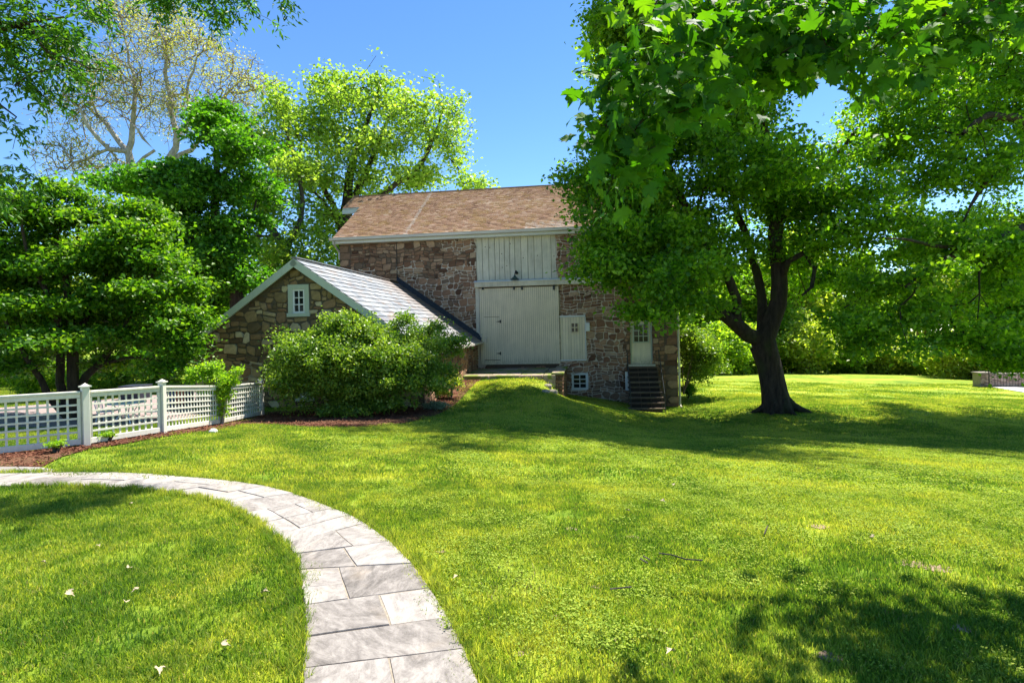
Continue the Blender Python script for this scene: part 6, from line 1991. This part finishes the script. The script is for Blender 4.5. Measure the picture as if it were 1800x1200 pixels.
scatter('straw', grass_patch(40, .14, .01, .03, .006, 47), weedy(field(1.5, 9, 10, 48), 49, .5), simple_mat('straw_blade', (.30, .23, .12), (.46, .37, .2), 30, .9), (.7, 1.3), seed=50)
scatter('far_grass', grass_patch(120, .7, .025, .05, .03, 60), field(26.5, 36, 1.6, 61), M['grass'], (.8, 1.25), seed=62)
# coarse tufts beside the path
g_ = np.random.default_rng(77)
tp = []
for i in range(len(P_out) - 1):
    for _ in range(26):
        t = g_.uniform(0, 1); p = P_out[i].lerp(P_out[i + 1], t); c = (P_in[i] + P_in[i + 1]) / 2; d = (p - c).normalized() * g_.uniform(.01, .10)
        tp.append((p.x + d.x, p.y + d.y))
    for _ in range(22):
        t = g_.uniform(0, 1); p = P_in[i].lerp(P_in[i + 1], t); c = (P_out[i] + P_out[i + 1]) / 2; d = (p - c).normalized() * g_.uniform(.01, .05)
        tp.append((p.x + d.x, p.y + d.y))
tp = np.array([q for q in tp if q[1] > 1.2]); tp = np.c_[tp, tz(tp[:, 0], tp[:, 1])]
scatter('path_edge_grass', grass_patch(34, .05, .03, .085, .005, 21), tp, M['grass'], (.7, 1.2), seed=22)

# mulch chips
g_ = np.random.default_rng(31)
xs = [p[0] for p in mulch_poly]; ys = [p[1] for p in mulch_poly]
cx_ = g_.uniform(min(xs), max(xs), 40000); cy_ = min(ys) + (max(ys) - min(ys)) * g_.uniform(0, 1, 40000) ** 1.2
ok = inside(cx_, cy_, mulch_poly) & ~inside(cx_, cy_, annex_poly)
cx_, cy_ = cx_[ok], cy_[ok]
leaf_mesh('mulch_chips', np.c_[cx_, cy_, tz(cx_, cy_) + .03], .06, simple_mat('bark_chip', (.06, .022, .012), (.26, .11, .06), 15, .9), mulch, (0, 0, 0), 'slim', 1.4, 0, 5)['kind'] = 'stuff'

# fallen leaves, petals and twigs on the lawn
petal = simple_mat('pale_dry_leaf', (.34, .26, .15), (.56, .48, .33), 20, .8)
for (x, y) in ((173, 968), (72, 999), (224, 1010), (243, 1048), (115, 1055), (222, 1072), (460, 1055), (389, 1149), (278, 1190), (232, 893), (804, 1026), (1183, 1161), (1162, 888), (1100, 906), (1184, 860), (1536, 954), (1547, 796), (1437, 830)):
    p = gp(x, y)
    nv, nf = LEAFSHAPES['maple']
    s = random.uniform(.035, .06)
    V = np.c_[nv[:, 0] * s * .8, nv[:, 1] * s, (nv[:, 2] + .5 * np.abs(nv[:, 0]) ** 1.3) * s * 1.3]
    o = mesh_np('fallen_leaf', V, nf, petal); o.location = (p.x, p.y, p.z + .05); o.rotation_euler = (random.uniform(-.4, .4), random.uniform(-.4, .4), random.uniform(0, 6.28))
    tag(o, 'pale dry leaf lying on the sunny lawn', 'leaf', 'dry leaves scattered on the lawn')
for k, pts_ in enumerate((((1158, 985), (1180, 988), (1205, 996), (1235, 998)), ((1130, 990), (1142, 997)), ((1125, 995), (1138, 1003)), ((1343, 950), (1349, 935)), ((1072, 1050), (1110, 1046)))):
    mb = MB(); P_ = [gp(*q) + Vector((0, 0, .055)) for q in pts_]; mb.tube(P_, .005, 5); o = mb.build('twig', M['bark_mid'], None, origin=P_[0]); o.location = P_[0]
    tag(o, 'thin grey twig lying on the grass in the middle of the lawn', 'twig', 'twigs on the lawn')
p = gp(374, 761)
mb = MB(); k = 8
ring = [(math.cos(6.283 * j / k) * .09 * random.uniform(.8, 1.1), math.sin(6.283 * j / k) * .07 * random.uniform(.8, 1.1)) for j in range(k)]
mb.add([(a, b, -.03) for a, b in ring] + [(a * .9, b * .9, .05) for a, b in ring] + [(a * .4, b * .4, .085) for a, b in ring], [(j, (j + 1) % k, k + (j + 1) % k, k + j) for j in range(k)] + [(k + j, k + (j + 1) % k, 2 * k + (j + 1) % k, 2 * k + j) for j in range(k)] + [tuple(range(2 * k, 3 * k))], .9)
o = mb.build('white_stone', simple_mat('pale_stone', (.6, .58, .55), (.75, .73, .7), 9)); o.location = p; tag(o, 'small white stone at the edge of the mulch near the fence', 'stone')
